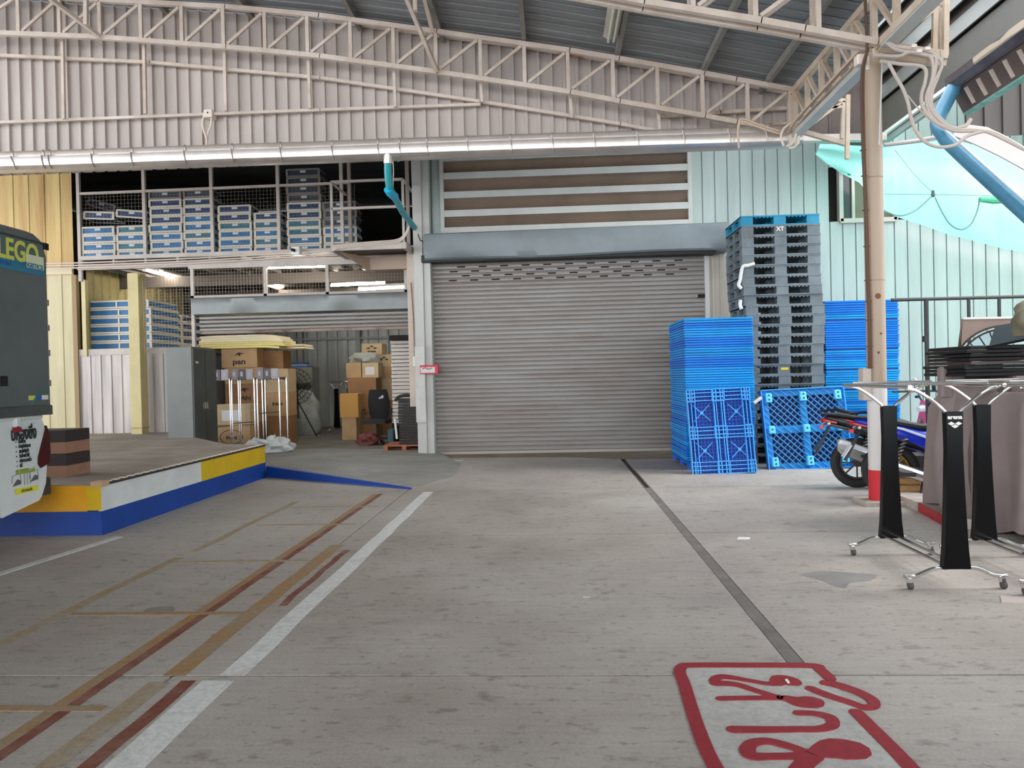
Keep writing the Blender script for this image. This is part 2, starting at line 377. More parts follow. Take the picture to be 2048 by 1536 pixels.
# ================================================================= LOADING DOCK
m_deck = mat('dock_concrete', (158,146,134), .75, 0, .3, 1.5, col2=(120,108,96), bump=.2, bscale=40, lo=.3, hi=.65)
m_dy = mat('dock_yellow', (228,188,14), .5, 0, .08, 3, bump=.15, bscale=12)
m_dw = mat('dock_white', (226,228,226), .5, 0, .08, 2, bump=.2, bscale=12)
m_db = mat('dock_blue', (10,66,156), .5, 0, .12, 2.5, bump=.2, bscale=12)
m_or = mat('dock_orange', (236,168,20), .5, 0, .1, 2.5)
dock = thing('loading_dock', 'raised concrete loading dock painted yellow, white and blue beside the truck', 'dock', (-6.5, 9, 0))
X1 = -4.27; Y0 = 6.83; Y1 = 10.85; HD = .475
MB().prism([(-14.5,Y0+.03),(X1-.03,Y0+.03),(X1-.03,Y1),(-5.1,11.3),(-7.25,14.0),(-7.25,14.28),(-14.5,14.28)], 'z', 0, HD).build('deck', m_deck, dock)
MB().box(-14.5, X1-.14, Y0, Y0+.03, .225, HD-.01).build('painted_panel', m_or, dock, label='orange yellow panel on the front face')
MB().box(X1-.14, X1, Y0-.004, Y0+.03, .235, HD-.01).build('painted_panel', m_dy, dock)
MB().box(-14.5, X1-.0, Y0-.006, Y0+.03, 0, .225).build('painted_skirt', m_db, dock)
ys_ = PX(402, 940, X1).y
MB().box(X1-.03, X1+.002, Y0, ys_, .225, HD-.01).build('painted_panel', m_dw, dock, label='white panel')
MB().box(X1-.03, X1+.002, ys_, Y1, .225, HD-.01).build('painted_panel', m_dy, dock, label='yellow panel')
MB().box(X1-.03, X1+.006, Y0, Y1, 0, .225).build('painted_skirt', m_db, dock, label='blue skirt')
MB().box(X1-.05, X1+.012, Y0+.05, Y1, HD-.012, HD+.012).build('edge_bumper', mat('bumper_dark', (60,48,42), .7), dock)
m_hb = mat('hazard_pale', (226,214,196), .6)
k = 0; y = Y0+.1
while y < Y1-.06:
    MB().bar((X1-.018, y, HD+.016), (X1-.018, y+.07, HD+.016), .05, .012).build('hazard_mark', m_hb, dock); y += .135
MB().box(X1-.09, X1+.02, Y0-.02, Y0+.1, HD-.02, HD+.03).build('corner_guard', mat('corner_guard_tan', (196,160,124), .6), dock)
for i in range(9):
    x = PY(100+i*7, 860, 14.2).x
    MB().bar((x,14.2,HD+.03),(x+.035,14.2,HD+.07), .05,.02).build('hazard_mark', m_hb if i%2 else mat('hazard_red',(120,60,50),.6), dock)

# ramp beside the dock
ramp = thing('access_ramp', 'grey concrete ramp with a blue painted edge rising to the open bay', 'ramp', (-3.2, 11, 0))
A = Vector((-4.26,10.95,0)); B_ = Vector((-1.83,9.45,0))
r_m = mat('ramp_concrete', (160,158,152), .75, 0, .18, 1.2, col2=(132,130,124), bump=.15, bscale=50)
vv = [(-4.26,10.9,.0),(-1.83,9.45,.0),(-1.45,10.6,.0),(-1.55,12.2,0),(-2.3,14.2,0),(-4.26,14.2,0), (-4.26,10.9,.155),(-1.83,9.45,.012),(-1.45,10.6,.006),(-1.55,12.2,.006),(-2.3,14.2,.055),(-4.26,14.2,.1)]
MB().add(vv, [(0,1,2,3,4,5),(6,11,10),(6,10,9),(6,9,8),(6,8,7),(0,6,7,1),(1,7,8,2),(2,8,9,3),(3,9,10,4),(4,10,11,5),(5,11,6,0)]).build('ramp_deck', r_m, ramp)
d = (B_-A).normalized(); nn = Vector((d.y,-d.x,0))
MB().add([A+nn*.02-Vector((0,.05,0)), B_+nn*.0-Vector((0,.02,0)), B_+Vector((0,0,.02)), A+nn*.02+Vector((0,-.05,.16)), A+nn*-.03, B_-nn*.02, B_+Vector((0,.02,.02)), A-nn*.03+Vector((0,0,.16))],
    [(0,1,2,3),(7,6,5,4),(3,2,6,7),(0,4,5,1),(0,3,7,4),(1,5,6,2)]).build('painted_edge', m_db, ramp)

MB().prism([(-4.26,10.9),(-4.26,14.2),(-7.25,14.2),(-7.22,14.02),(-5.08,11.32),(-4.3,10.9)], 'z', .0, .1).build('ramp_deck', r_m, ramp)

# ================================================================= ROOF, UPPER WALL, TRUSSES
ZB = [(-11,6.72),(-7.88,6.55),(-6.39,6.42),(-4.54,6.19),(-3.19,6.0),(-1.52,5.70),(.33,5.34),(1.01,5.18),(2.17,4.93),(2.6,4.83),(3.4,4.64)]
ZT = [(-11,7.35),(-7.9,7.12),(-6.38,6.95),(-4.52,6.76),(-3.17,6.57),(-1.49,6.26),(-.3,6.05),(.92,5.79),(1.55,5.66),(2.75,5.38),(3.4,5.23)]
zb = lambda x: interp(ZB, x); zt = lambda x: interp(ZT, x)
YT = 10.5; YW = 10.95; YN = 7.8
wall_up = struct('wall_upper', (0, YW, 0))
PITCH = .186
def up_panel(x0, n):
    b = MB(); P = []
    for i in range(n):
        x = x0+i*PITCH
        P += [(x,0),(x+.005,-.045),(x+.047,-.045),(x+.052,0)]
    P.append((x0+n*PITCH,0))
    vv = []
    for x, dy in P: vv += [(x,YW+dy,4.62),(x,YW+dy,zt(x)+.12)]
    b.add(vv, [(2*i,2*i+2,2*i+3,2*i+1) for i in range(len(P)-1)])
    return b.build('wall_sheet', m_wallup, wall_up, solid=.0015)
x = -11.3
while x < 3.3: up_panel(x, 4 if x < 2.5 else 4); x += 4*PITCH
# structure rails behind the trusses
ceil = struct('ceiling')
XR = [-16]+[v[0] for v in ZT[1:]]+[3.75]
def roof_sheet(y0):
    b = MB(); prof = []
    for i in range(4):
        y = y0+i*.19; prof += [(y,0),(y+.012,.028),(y+.04,.028),(y+.052,0)]
    prof.append((y0+.76,0))
    vv = []
    for x in XR:
        for (yy, dz) in prof: vv.append((x,yy,zt(x)+.13+dz))
    n = len(prof)
    b.add(vv, [(i*n+k,i*n+k+1,(i+1)*n+k+1,(i+1)*n+k) for i in range(len(XR)-1) for k in range(n-1)])
    b.build('roof_sheet', m_roof, ceil, solid=.0015)
y = 10.98-.76
while y > -12: roof_sheet(y); y -= .76
pur = [-8.7,-7.2,-5.6,-4.3]+[PY(px,py,10.5).x for px, py in ((706,31),(878,62),(1048,84),(1235,112),(1408,144),(1537,168))]
for i, x in enumerate(pur):
    zz = zt(x)
    MB().box(x-.03, x+.03, -11, 10.9, zz+.03, zz+.125).build('purlin', m_purlin, ceil)
# eave flashing above the wall (pale edge trim with rust)
m_edge = mat('edge_trim', (214,198,184), .6, 0, .4, 1.0, col2=(150,92,64), lo=.36, hi=.46)
for i in range(4, len(XR)-2):
    MB().bar((XR[i],10.86,zt(XR[i])+.10),(XR[i+1],10.86,zt(XR[i+1])+.10), .03,.04).build('edge_trim', m_edge, ceil)

def truss(Y, postx, x0, x1, label, two=False, mt=m_truss):
    t = thing('roof_truss', label, 'truss', (0, Y, 0))
    yy = (Y-.075, Y+.075) if two else (Y,)
    cz = sorted(set([x0,x1]+[v[0] for v in ZB if x0 < v[0] < x1]))
    for y in yy:
        for fn, nm in ((zb,'bottom_chord'),(zt,'top_chord')):
            b = MB()
            for i in range(len(cz)-1): b.bar((cz[i],y,fn(cz[i])),(cz[i+1]+.01,y,fn(cz[i+1]+.01)), .06,.065)
            b.build(nm, mt, t)
        for i, x in enumerate(postx):
            MB().box(x-.025, x+.025, y-.022, y+.022, zb(x)+.03, zt(x)-.03).build('post', mt, t)
            if i+1 < len(postx): MB().bar((x+.05,y,zb(x)+.04),(postx[i+1]-.04,y,zt(postx[i+1])-.04), .032,.04).build('brace', mt, t)
    return t
fp = [PY(px, interp([(0,30),(700,80),(1580,230)],px), YT).x for px in (-420,-333,-245,-160,-75,37,119,200,282,364,447,530,615,701,787,872,961,1049,1136,1226,1315,1405,1495,1580)]
truss(YT, fp, -10.9, 3.4, 'far cream roof truss close in front of the upper corrugated wall')
np_ = [fp[0]+i*.61 for i in range(40)]; s0 = PY(1383,25,YN).x
np_ = sorted([s0+k*.62 for k in range(-18,4) if s0+k*.62 < 3.1])
truss(YN, np_, -9.8, 3.3, 'near doubled cream roof truss ending on the round column', True)
# hangers and thin rails under the far truss
rails = thing('wall_rails', 'thin cream rails and hangers fixed below the far roof truss', 'rail', (0, YT, 0))
YR = 10.8
def rail(pts, wd, m=m_truss, nm='rail'):
    q = [PY(px,py,YR) for px, py in pts]; b = MB()
    for i in range(len(q)-1): b.bar(q[i], q[i+1]+(q[i+1]-q[i]).normalized()*.01, wd, wd)
    return b.build(nm, m, rails)
rail([(-300,104),(0,111),(300,125),(640,156),(960,203),(1240,248),(1318,263)], .045)
rail([(-300,252),(0,245),(640,220),(960,209)], .04)
rail([(1315,233),(1440,225),(1580,216)], .045, m_truss_rust)
rail([(1495,253),(1540,249),(1600,244)], .03, m_truss_rust)
for px, ya, yb in ((125,77,238),(288,86,228),(449,99,222),(617,118,217),(788,140,214),(961,165,205),(1140,190,236),(1316,222,262)):
    p, q = PY(px,ya,10.72), PY(px+(3 if yb>200 else 1),yb,10.72); MB().bar(p,q,.042,.042).build('hanger', m_truss, rails)
# sway brace lying across the truss and hanging strut
br = thing('sway_brace', 'cream diagonal sway brace crossing the far truss above the left wall', 'brace', (0,10,0))
MB().bar(PY(312,-2,9.9), PY(198,73,10.4), .06,.05).build('strut', m_truss, br) if False else None
bpy.data.objects.remove(br)
def brace(a, b_, Ya, Yb, label):
    o = MB().bar(PY(a[0],a[1],Ya), PY(b_[0],b_[1],Yb), .05,.05).build('sway_brace', m_truss); tag(o, label, 'brace')
brace((100,-3),(199,73), 9.6,10.44, 'cream diagonal brace meeting the far truss above the wall rails, leftmost')
brace((812,-6),(874,142), 9.4,10.44, 'cream diagonal brace meeting the far truss near the roof purlins')
brace((172,-3),(172,50), 9.8,9.8, 'short cream hanger rod above the leftmost sway brace')
brace((830,-3),(831,22), 9.2,9.2, 'short cream hanger rod left of the middle sway brace')
brace((849,-3),(865,62), 9.7,10.3, 'cream hanger strut right of the middle sway brace')

# junction box on the upper wall
jb = thing('junction_box', 'small cream junction box with two conduits on the upper wall', 'junction box', PY(419,228,10.8))
p = PY(419,228,10.8); MB().bbox(p.x-.065,p.x+.065,10.74,10.9,p.z-.065,p.z+.055,.01).build('case', mat('box_cream',(226,212,198),.5), jb)
MB().tube([(p.x,10.735,p.z),(p.x,10.745,p.z)], .012, 8).build('screw', m_black, jb)
for sgn, pts in ((-1,[(408,232),(405,245),(408,262),(413,276),(413,292)]),(1,[(423,236),(422,250),(417,264),(414,278),(413,292)])):
    MB().tube(smooth_path([PY(a,b,10.78+.01*sgn) for a,b in pts],4), .016, 8).build('conduit', mat('conduit_cream',(222,206,192),.5), jb, True)

# ================================================================= GUTTER
gut = thing('gutter', 'long stainless steel gutter running under the upper wall', 'gutter', (0,10.5,4.6))
g0 = Vector((-11,10.5,4.68)); g1 = Vector((3.45,10.5,4.585))
prof = [(.20,.145),(-.10,.145),(-.12,.13),(-.10,.115),(-.085,.06),(-.15,.05),(-.16,-.02),(-.145,-.075),(-.09,-.11),(.10,-.115),(.20,-.07)]
segs = []
n = 26
for i in range(n+1):
    c = g0.lerp(g1, i/n); j = random.uniform(-.004,.004); segs.append([(c.x, c.y+a, c.z+b+j) for a, b in prof])
MB().loft(segs).build('channel', m_steel, gut, True)
for px in (-180,-90,22,84,97,183,262,368,463,560,663,755,798,853,934,1021,1104,1188,1275,1367,1458,1532):
    c = PY(px, interp([(0,322),(1500,274)],px), 10.36); zc = interp([(-11,4.68),(3.45,4.585)], c.x)
    pts = [(c.x+(.05 if b < 0 else 0)*(1 if px<84 else .3), 10.5+a-.008 if a < 0 else 10.5+a, zc+b+(.006 if b>0 else -.008)) for a, b in prof[1:9]]
    MB().tube(pts, .009, 6).build('strap', m_strap, gut)

# ================================================================= EAVES BEAM ON THE RIGHT (runs away from the viewer)
ev = thing('eaves_truss', 'cream eaves truss running from the round column to the far wall', 'truss', (3.4,8,4.7))
XE = 3.36
m_tr2 = mat('eaves_paint', (208,192,174), .6, 0, .35, 1.8, col2=(172,148,122), lo=.3, hi=.6)
for z, nm in ((4.66,'bottom_chord'),(5.2,'top_chord')):
    MB().bar((XE,3.2,z),(XE,10.7,z), .075,.075).build(nm, m_tr2, ev)
yp = 3.4; k = 0
while yp < 10.5:
    MB().bar((XE,yp,4.7),(XE,yp,5.17), .06,.05).build('post', m_tr2, ev)
    if yp+.5 < 10.6: MB().bar((XE,yp+.05,4.7),(XE,yp+.45,5.17) , .05,.04).build('brace', m_tr2, ev)
    yp += .5
# long grey cable trunking with end boxes beneath
tk = thing('cable_trunking', 'pale grey cable trunking clipped under the eaves truss', 'trunking', (3.33,9,4.55))
MB().bbox(XE-.09, XE+.035, 7.95, 10.4, 4.53, 4.60, .012).build('trunk', mat('trunk_grey',(196,200,194),.45,.1,.1,2), tk)
for y in (7.9, 10.35): MB().bbox(XE-.11, XE+.02, y-.06, y+.06, 4.44, 4.59, .012).build('end_box', mat('box_grey',(214,208,198),.5), tk)
tk2 = thing('cable_trunking', 'pale grey cable trunking under the eaves truss in front of the round column', 'trunking', (3.33,6,4.55))
MB().bbox(XE-.03, XE+.12, 4.4, 7.7, 4.60, 4.68, .012).build('trunk', mat('trunk_grey',(196,200,194)), tk2)
cd_ = thing('conduit_pair', 'twin cream conduits following the eaves truss down to the gutter', 'conduit', (3.3,9,4.6))
for k in (0,1):
    pts = [(XE-.12-.04*k,7.9,4.66),(XE-.12-.04*k,9.8,4.66-.02*k),(XE-.14,10.3,4.6)]+[tuple(PY(a,b+5*k,10.2)) for a,b in ((1560,262),(1520,250),(1488,238),(1479,242),(1476,262),(1478,296-6*k))]
    MB().tube(smooth_path(pts,5), .014, 7).build('conduit', mat('conduit_tan',(206,182,160),.55), cd_, True)
for a_ in ([(1582,246),(1567,258),(1562,275),(1568,292)],[(1592,268),(1588,280),(1580,290),(1572,292)],[(1598,272),(1596,284),(1588,294),(1578,296)]):
    MB().tube(smooth_path([PY(a,b,10.15) for a,b in a_],5), .016, 8).build('cable_loop', mat('conduit_pale',(224,208,192),.5), cd_, True)

# small bracket truss right of the eaves truss, at its far end
bk = thing('bracket_frame', 'cream triangular bracket frame at the far end of the eaves truss', 'bracket', (3.8,10.6,4.7))
bb = lambda a, c, nm='bracket_bar', wd=.05, Y=10.55: MB().bar(PY(*a,Y), PY(*c,Y), wd, wd).build(nm, m_tr2, bk)
bb((1600,262),(1692,288),wd=.06); bb((1662,198),(1694,203)); bb((1688,203),(1684,278)); bb((1622,250),(1690,200),wd=.035); bb((1640,216),(1686,214),wd=.035)
bb((1696,190),(1694,318),'bracket_post',.05,10.3)
# ================================================================= BACK FACADE: MAIN ROLLER SHUTTER, LOUVRE, SIDING
YF = 13.75
door = struct('door_1', (0.25, YF, 0))
XL = PY(864,700,YF).x; XR_ = PY(1412,700,YF).x
zT = 3.60; ns = 44; sh = zT/ns
def slat_mesh():
    b = MB(); pr = [(.0,.0),(-.016,.004),(-.021,.014),(-.022,.046),(-.018,.06),(-.002,.068),(-.0,.080),(.006,.082),(.006,.0)]
    n = len(pr); vv = [(XL, YF+a, c) for a, c in pr]+[(XR_, YF+a, c) for a, c in pr]
    b.add(vv, [(i,(i+1)%n,n+(i+1)%n,n+i) for i in range(n)]+[tuple(range(n-1,-1,-1)),tuple(range(n,2*n))]); return b
sm = slat_mesh().build('slat', m_shut, door)
sm.location.z = .05
slats = [sm]
for i in range(1, ns):
    o = sm.copy(); C.objects.link(o); o.location.z = .05+i*sh; slats.append(o)
# ventilation slots in the upper slats, alternating rows
sl = MB(); sl.add([(-.07,-.030,-.011),(.07,-.030,-.011),(.075,-.030,0),(.07,-.030,.011),(-.07,-.030,.011),(-.075,-.030,0),(-.07,-.015,-.011),(.07,-.015,-.011),(.075,-.015,0),(.07,-.015,.011),(-.07,-.015,.011),(-.075,-.015,0)],
    [(0,1,2,3,4,5),(11,10,9,8,7,6)]+[(i,(i+1)%6,6+(i+1)%6,6+i) for i in range(6)])
slo = None
for r in range(5):
    par = slats[ns-2-r*1-0] if False else slats[ns-2-int(r*1.0)]
for r, (kk, off) in enumerate(((1,.38),(2,.58),(3,.44),(4,.66),(5,.42))):
    par = slats[ns-1-kk*1]
    n = 12 if r%2 == 0 else 11
    for j in range(n):
        x = XL+off+j*.395
        if x > XR_-.3: continue
        if slo is None: slo = sl.build('vent_slot', m_black, None); o = slo
        else: o = slo.copy(); C.objects.link(o)
        o.parent = par; o.location = (x-.25, 0, .036)
MB().box(XL, XR_, YF-.03, YF+.01, .0, .05).build('bottom_rail', mat('rail_pale',(176,168,156),.5,.2), door)
for s_, (a, c) in enumerate(((864,874),(1405,1418))):
    x0 = PY(850 if s_ == 0 else 1412,700,YF-.03).x; x1 = PY(866 if s_ == 0 else 1421,700,YF-.03).x
    MB().box(x0, x1, YF-.06, YF+.03, 0, 3.62).build('guide_rail', m_colgrey, door)
MB().box(XR_-.13, XR_+.02, YF-.05, YF-.015, PY(1408,592,YF).z-.03, PY(1408,592,YF).z+.03).build('lock_plate', m_black, door)
MB().box(XL-.1, XR_+.1, YF+.02, YF+.1, 0, 4.0).build('backing', m_dark, door)
# dented housing above
hz = thing('shutter_housing', 'long dented grey sheet metal housing above the main roller shutter', 'shutter housing', (.4,13.4,3.7))
a = PY(848,467,13.3); c = PY(1459,443,13.3); zb1 = PY(850,521,13.3).z; zb2 = PY(1455,498,13.3).z
NX = 60
def hsec(t):
    x = a.x+(c.x-a.x)*t; zt_ = a.z+(c.z-a.z)*t; zb_ = zb1+(zb2-zb1)*t+.012*math.sin(t*9+1)
    d1 = .018*math.sin(t*14)*math.sin(t*5+.6)+.006*math.sin(t*31); dn = .03*math.exp(-((t-.13)/.07)**2)
    return [(x,13.72,zt_+.01),(x,13.34,zt_),(x,13.30+d1*.3,zt_-.02),(x,13.28+d1,(zt_*2+zb_)/3),(x,13.30+d1*.8+dn,(zt_+2*zb_)/3),(x,13.30-dn*.4,zb_+.03),(x,13.33,zb_),(x,13.72,zb_-.0)]
MB().loft([hsec(i/NX) for i in range(NX+1)]).build('cover', m_hous, hz, True)
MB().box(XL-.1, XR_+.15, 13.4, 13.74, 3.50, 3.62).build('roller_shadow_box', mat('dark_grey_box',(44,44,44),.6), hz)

# louvre above the shutter
lv = struct('window_1', (0,YF,4.5))
lx0 = PY(888,400,YF).x; lx1 = PY(1376,400,YF).x
m_lv = mat('louvre_frame', (206,208,202), .45, .05, .06, 2)
zz = [PY(889,y,YF).z for y in (318,354,392,429,463)]
for i, z in enumerate(zz):
    b = MB(); b.box(lx0, lx1, YF-.06, YF+.02, z-.06, z+.06); b.build('slat', m_lv, lv)
    if i < 4:
        b = MB(); z1 = zz[i+1]+.06
        b.prism([(YF-.0,z-.06),(YF+.01,z-.06),(YF+.13,z1),(YF+.12,z1)], 'x', lx0, lx1); b.build('slope_panel', m_brown, lv)
for x in (lx0-.03, lx1+.03): MB().box(x-.035, x+.035, YF-.07, YF+.03, zz[-1]-.1, 5.75).build('frame', m_lv, lv)
MB().box(lx0, lx1, YF-.06, YF+.02, zz[0]+.3, 5.8).build('frame', m_lv, lv)
MB().box(lx0, lx1, YF+.16, YF+.2, 3.6, 5.8).build('backing', m_dark, lv)
MB().prism([(YF-.0,zz[0]+.3),(YF+.01,zz[0]+.3),(YF+.13,zz[0]+.06),(YF+.12,zz[0]+.06)], 'x', lx0, lx1).build('slope_panel', m_brown, lv)

# pale siding: one narrow folded panel beside the next
wb = struct('wall_back', (4, YF, 0))
PW = .2245
xs0 = PY(1378,400,YF).x; sp_ = None
WIN = (PY(1678,400,YF).x, PY(1790,400,YF).x, PY(1700,438,YF).z, PY(1700,338,YF).z)
def siding_mesh(x, z0, z1, nm='siding_panel'):
    b = MB(); P = [(0,0),(.003,.035),(.022,.035),(.025,0),(.12,-.002),(PW,0)]
    vv = []
    for dx, dy in P: vv += [(x+dx,YF+dy,z0),(x+dx,YF+dy,z1)]
    b.add(vv, [(2*i,2*i+2,2*i+3,2*i+1) for i in range(len(P)-1)])
    b.cur = 0; o = b.build(nm, m_siding, wb, solid=.002); return o
proto = {}
x = xs0
while x < 13:
    hit = x+PW > WIN[0] and x < WIN[1]
    for key in ((('lo',.4,WIN[2]-.04),('hi',WIN[3]+.04,6.4)) if hit else (('head',3.62,6.4),) if x < XR_+.06 else (('full',(-.02 if x < 3.0 else .4),6.4),)):
        k_ = key
        if k_ in proto: o = proto[k_][0].copy(); C.objects.link(o); o.location.x += x-proto[k_][1]
        else: proto[k_] = (siding_mesh(x, key[1], key[2]), x)
    x += PW
# concrete plinth
MB().box(3.0, 13, YF-.04, YF+.1, 0, .42).build('plinth', mat('plinth_concrete',(196,196,190),.8,0,.15,2), wb)
MB().box(3.0, 13, YF-.06, YF+.02, .40, .45).build('base_flashing', mat('flash',(170,176,172),.5), wb)
# strip of siding left of the louvre and right of the shutter
for x in (PY(863,400,YF).x,):
    siding_mesh(x, 3.95, 6.3)
MB().box(XR_+.04, XR_+.55, YF-.03, YF-.01, 0, 3.7).build('siding_strip', m_beige, wb)
MB().box(XR_+.13, XR_+.16, YF-.055, YF-.03, 0, 3.7).build('siding_rib', m_beige, wb)
MB().box(XR_+.27, XR_+.29, YF-.05, YF-.03, 0, 3.7).build('siding_rib', m_beige, wb)
# dark backing so nothing shows through
MB().box(-2.4, 13, YF+.25, YF+.3, 0, 6.6).build('backing', m_dark, wb)
MB().box(-15.2, 3.4, 11.0, YF+9, 6.42, 6.5).build('lower_roof', m_roof, wb)
# window in the siding
w2 = struct('window_2', ((WIN[0]+WIN[1])/2, YF, (WIN[2]+WIN[3])/2))
m_al = mat('window_aluminium', (178,176,166), .4, .3)
X0w, X1w, Z0w, Z1w = WIN
for q in ((X0w-.02,X0w+.05,Z0w-.05,Z1w),(X1w-.05,X1w+.02,Z0w-.05,Z1w),(X0w,X1w,Z0w-.08,Z0w),(X0w,X1w,Z1w-.04,Z1w+.04)):
    MB().box(q[0],q[1],YF-.07,YF+.05,q[2],q[3]).build('frame', m_al, w2)
m_glass = mat('smoky_pane', (120,122,100), .25, .0)
x_ = X0w+.22
MB().box(X0w+.05, x_, YF+.03, YF+.04, Z0w, Z1w).build('pane', mat('dark_pane',(62,60,54),.2), w2)
MB().box(x_, x_+.05, YF-.02, YF+.04, Z0w, Z1w).build('mullion', m_al, w2)
nb = 9
for i in range(nb):
    z = Z0w+(Z1w-Z0w)*i/nb
    MB().prism([(YF+.03,z),(YF+.036,z),(YF+.01,z+(Z1w-Z0w)/nb+.005),(YF+.004,z+(Z1w-Z0w)/nb+.005)],'x',x_+.05,X1w-.05).build('glass_louvre', m_glass, w2)

# column between the two bays
cx0 = PY(826,600,13.5).x; cx1 = PY(862,600,13.5).x
col = struct('column', ((cx0+cx1)/2, 13.6, 0))
MB().bbox(cx0+.03, cx0+.2, 13.48, 13.8, 0, 6.2, .008).build('steel_box', m_colgrey, col)
MB().bbox(cx0+.2, cx1+.0, 13.52, 13.8, 0, 6.2, .006).build('side_channel', m_colgrey, col)
MB().bbox(cx0-.12, cx0+.03, 13.6, 13.8, 0.9, 3.72, .006).build('flange', mat('flange_pink',(210,192,176),.5,0,.1,2), col)
MB().bbox(cx0+.02, cx0+.205, 13.42, 13.5, .62, 2.0, .008).build('sheet_wrap', mat('wrap_pale',(206,204,196),.45,.1,.1,3), col)
lc = thing('wall_conduit', 'thin grey conduits with a switch box on the post between the bays', 'conduit', (cx0-.05,13.58,2))
p0 = PY(822,565,13.58); p1 = PY(829,712,13.58)
MB().tube([p0, PY(827,640,13.58), p1], .009, 6).build('conduit', mat('conduit_dark',(120,104,92),.6), lc)
q = PY(830,722,13.56); MB().bbox(q.x-.035,q.x+.045,13.54,13.6,q.z-.09,q.z+.08,.006).build('switch_box', m_white, lc)
MB().tube(smooth_path([PY(853,330,13.7),PY(858,360,13.7),PY(856,400,13.7),PY(858,430,13.7),PY(853,462,13.7)],4), .012, 6).build('cable', mat('cable_dark',(90,92,88),.6), lc, True)
MB().tube(smooth_path([PY(836,468,13.45),PY(840,480,13.45),PY(846,482,13.45)],4), .008, 6).build('cable', m_black, lc, True)
# red framed sign
sg = thing('sign', 'small red framed box sign on the post left of the roller shutter', 'sign', PY(858,739,13.35))
p = PY(840,748,13.35); q = PY(873,730,13.35)
m_red = mat('sign_red', (206,28,62), .4)
MB().bbox(p.x, q.x+.03, 13.35, 13.48, p.z, q.z, .006).build('case', m_red, sg)
MB().box(p.x+.012, q.x-.03, 13.344, 13.35, p.z+.018, q.z-.035).build('face', mat('sign_face',(214,206,200),.4), sg)
text('FIRE', .075, ((p.x+q.x)/2-.01, 13.342, (p.z+q.z)/2-.01), (1,0,0), (0,0,1), mat('sign_ink',(120,100,100),.5), sg, xs=1.2) if False else \
MB().tube([((p.x+.05),13.343,p.z+.09),((p.x+.1),13.343,p.z+.11),((p.x+.15),13.343,p.z+.08),(q.x-.08,13.343,p.z+.1)],.008,5).build('grey_print', mat('sign_ink',(120,100,100),.5), sg)

# teal downpipe
dp = thing('downpipe', 'teal plastic downpipe dropping from the gutter to the post', 'downpipe', PY(776,330,10.6))
m_teal = mat('teal_pipe', (28,164,176), .38, 0, .2, 6, col2=(60,140,140))
a_ = PY(776,308,10.42); b_ = PY(776,327,10.44)
MB().tube([a_, b_], .062, 18).build('steel_outlet', m_steel, dp, True)
pts = [b_+Vector((0,0,.01)), PY(776,345,10.5), PY(779,372,10.6), PY(783,384,10.75), PY(788,392,11.0)]
MB().tube(smooth_path(pts,5), .054, 18).build('upper_pipe', m_teal, dp, True)
MB().tube([PY(786,388,10.95), PY(805,424,12.2), PY(829,455,13.3)], .052, 18).build('lower_pipe', mat('teal_pipe_bright',(30,176,196),.35,0,.1,5), dp, True)
MB().tube(smooth_path([PY(776,378,10.62), PY(781,386,10.72), PY(789,393,11.0)],3), .063, 18).build('elbow', mat('elbow_cyan',(36,180,220),.4), dp, True)
MB().tube(smooth_path([PY(786,322,10.6),PY(787,345,10.6),PY(786,370,10.6),PY(787,384,10.7)],4), .008,6).build('thin_conduit', mat('conduit_pale',(224,208,192)), dp, True)

# ================================================================= MEZZANINE
YM = 14.0
mz = thing('mezzanine', 'open mezzanine platform with cream steel frame over the storage bay', 'mezzanine', (-6,YM,3.6))
zf = 3.93
bot = lambda px: interp([(155,505),(660,490),(830,485)], px)
mx0 = PY(158,500,YM).x; mx1 = PY(828,485,YM).x
MB().box(mx0, mx1, YM, 22, zf-.10, zf-.03).build('deck', mat('deck_board',(84,72,62),.8,0,.2,2), mz)
MB().box(mx0, mx1, YM-.04, YM+.02, zf-.10, zf-.02).build('edge_beam', m_mezz, mz)
MB().bbox(mx0, mx1-.1, YM-.05, YM+.05, zf-.28, zf-.18, .01).build('main_beam', m_mezz, mz)
MB().box(mx0, mx1, YM-.07, YM-.05, zf-.29, zf-.25).build('lower_flange', m_mezz, mz)
for i in range(10):
    x = mx0+.06+i*.63
    if x < mx1-1.1: MB().box(x-.02, x+.02, YM-.02, YM+2, zf-.18, zf-.10).build('joist', m_mezz, mz)
for px in (158,289,424,557,684):
    p = PY(px,420,YM); MB().box(p.x-.03, p.x+.03, YM-.03, YM+.03, zf-.05 if px > 160 else zf-.5, 6.35).build('post', m_mezz, mz)
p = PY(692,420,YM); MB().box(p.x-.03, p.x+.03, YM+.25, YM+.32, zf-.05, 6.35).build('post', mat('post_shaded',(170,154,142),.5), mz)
zr_ = PY(290,383,YM).z
MB().bar((mx0,YM,zr_),(mx1-1.2,YM,zr_+.02), .05, .045).build('rail', m_mezz, mz)
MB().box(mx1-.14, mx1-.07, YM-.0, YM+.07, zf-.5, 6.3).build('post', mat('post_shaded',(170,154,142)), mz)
m_cond = mat('conduit_mezz', (214,200,188), .5)
mc = thing('beam_conduits', 'row of thin cream conduits strapped along the mezzanine beam', 'conduit', (-6,13.9,3.5))
for k in range(3):
    MB().tube(smooth_path([PY(10,527+5*k,13.9), PY(150,526+5*k,13.9), PY(400,516+5*k,13.9), PY(640,503+4*k,13.9), PY(700,506+3*k,13.9),PY(714,512+2*k,13.9)],3), .014, 6).build('conduit', m_cond, mc, True)
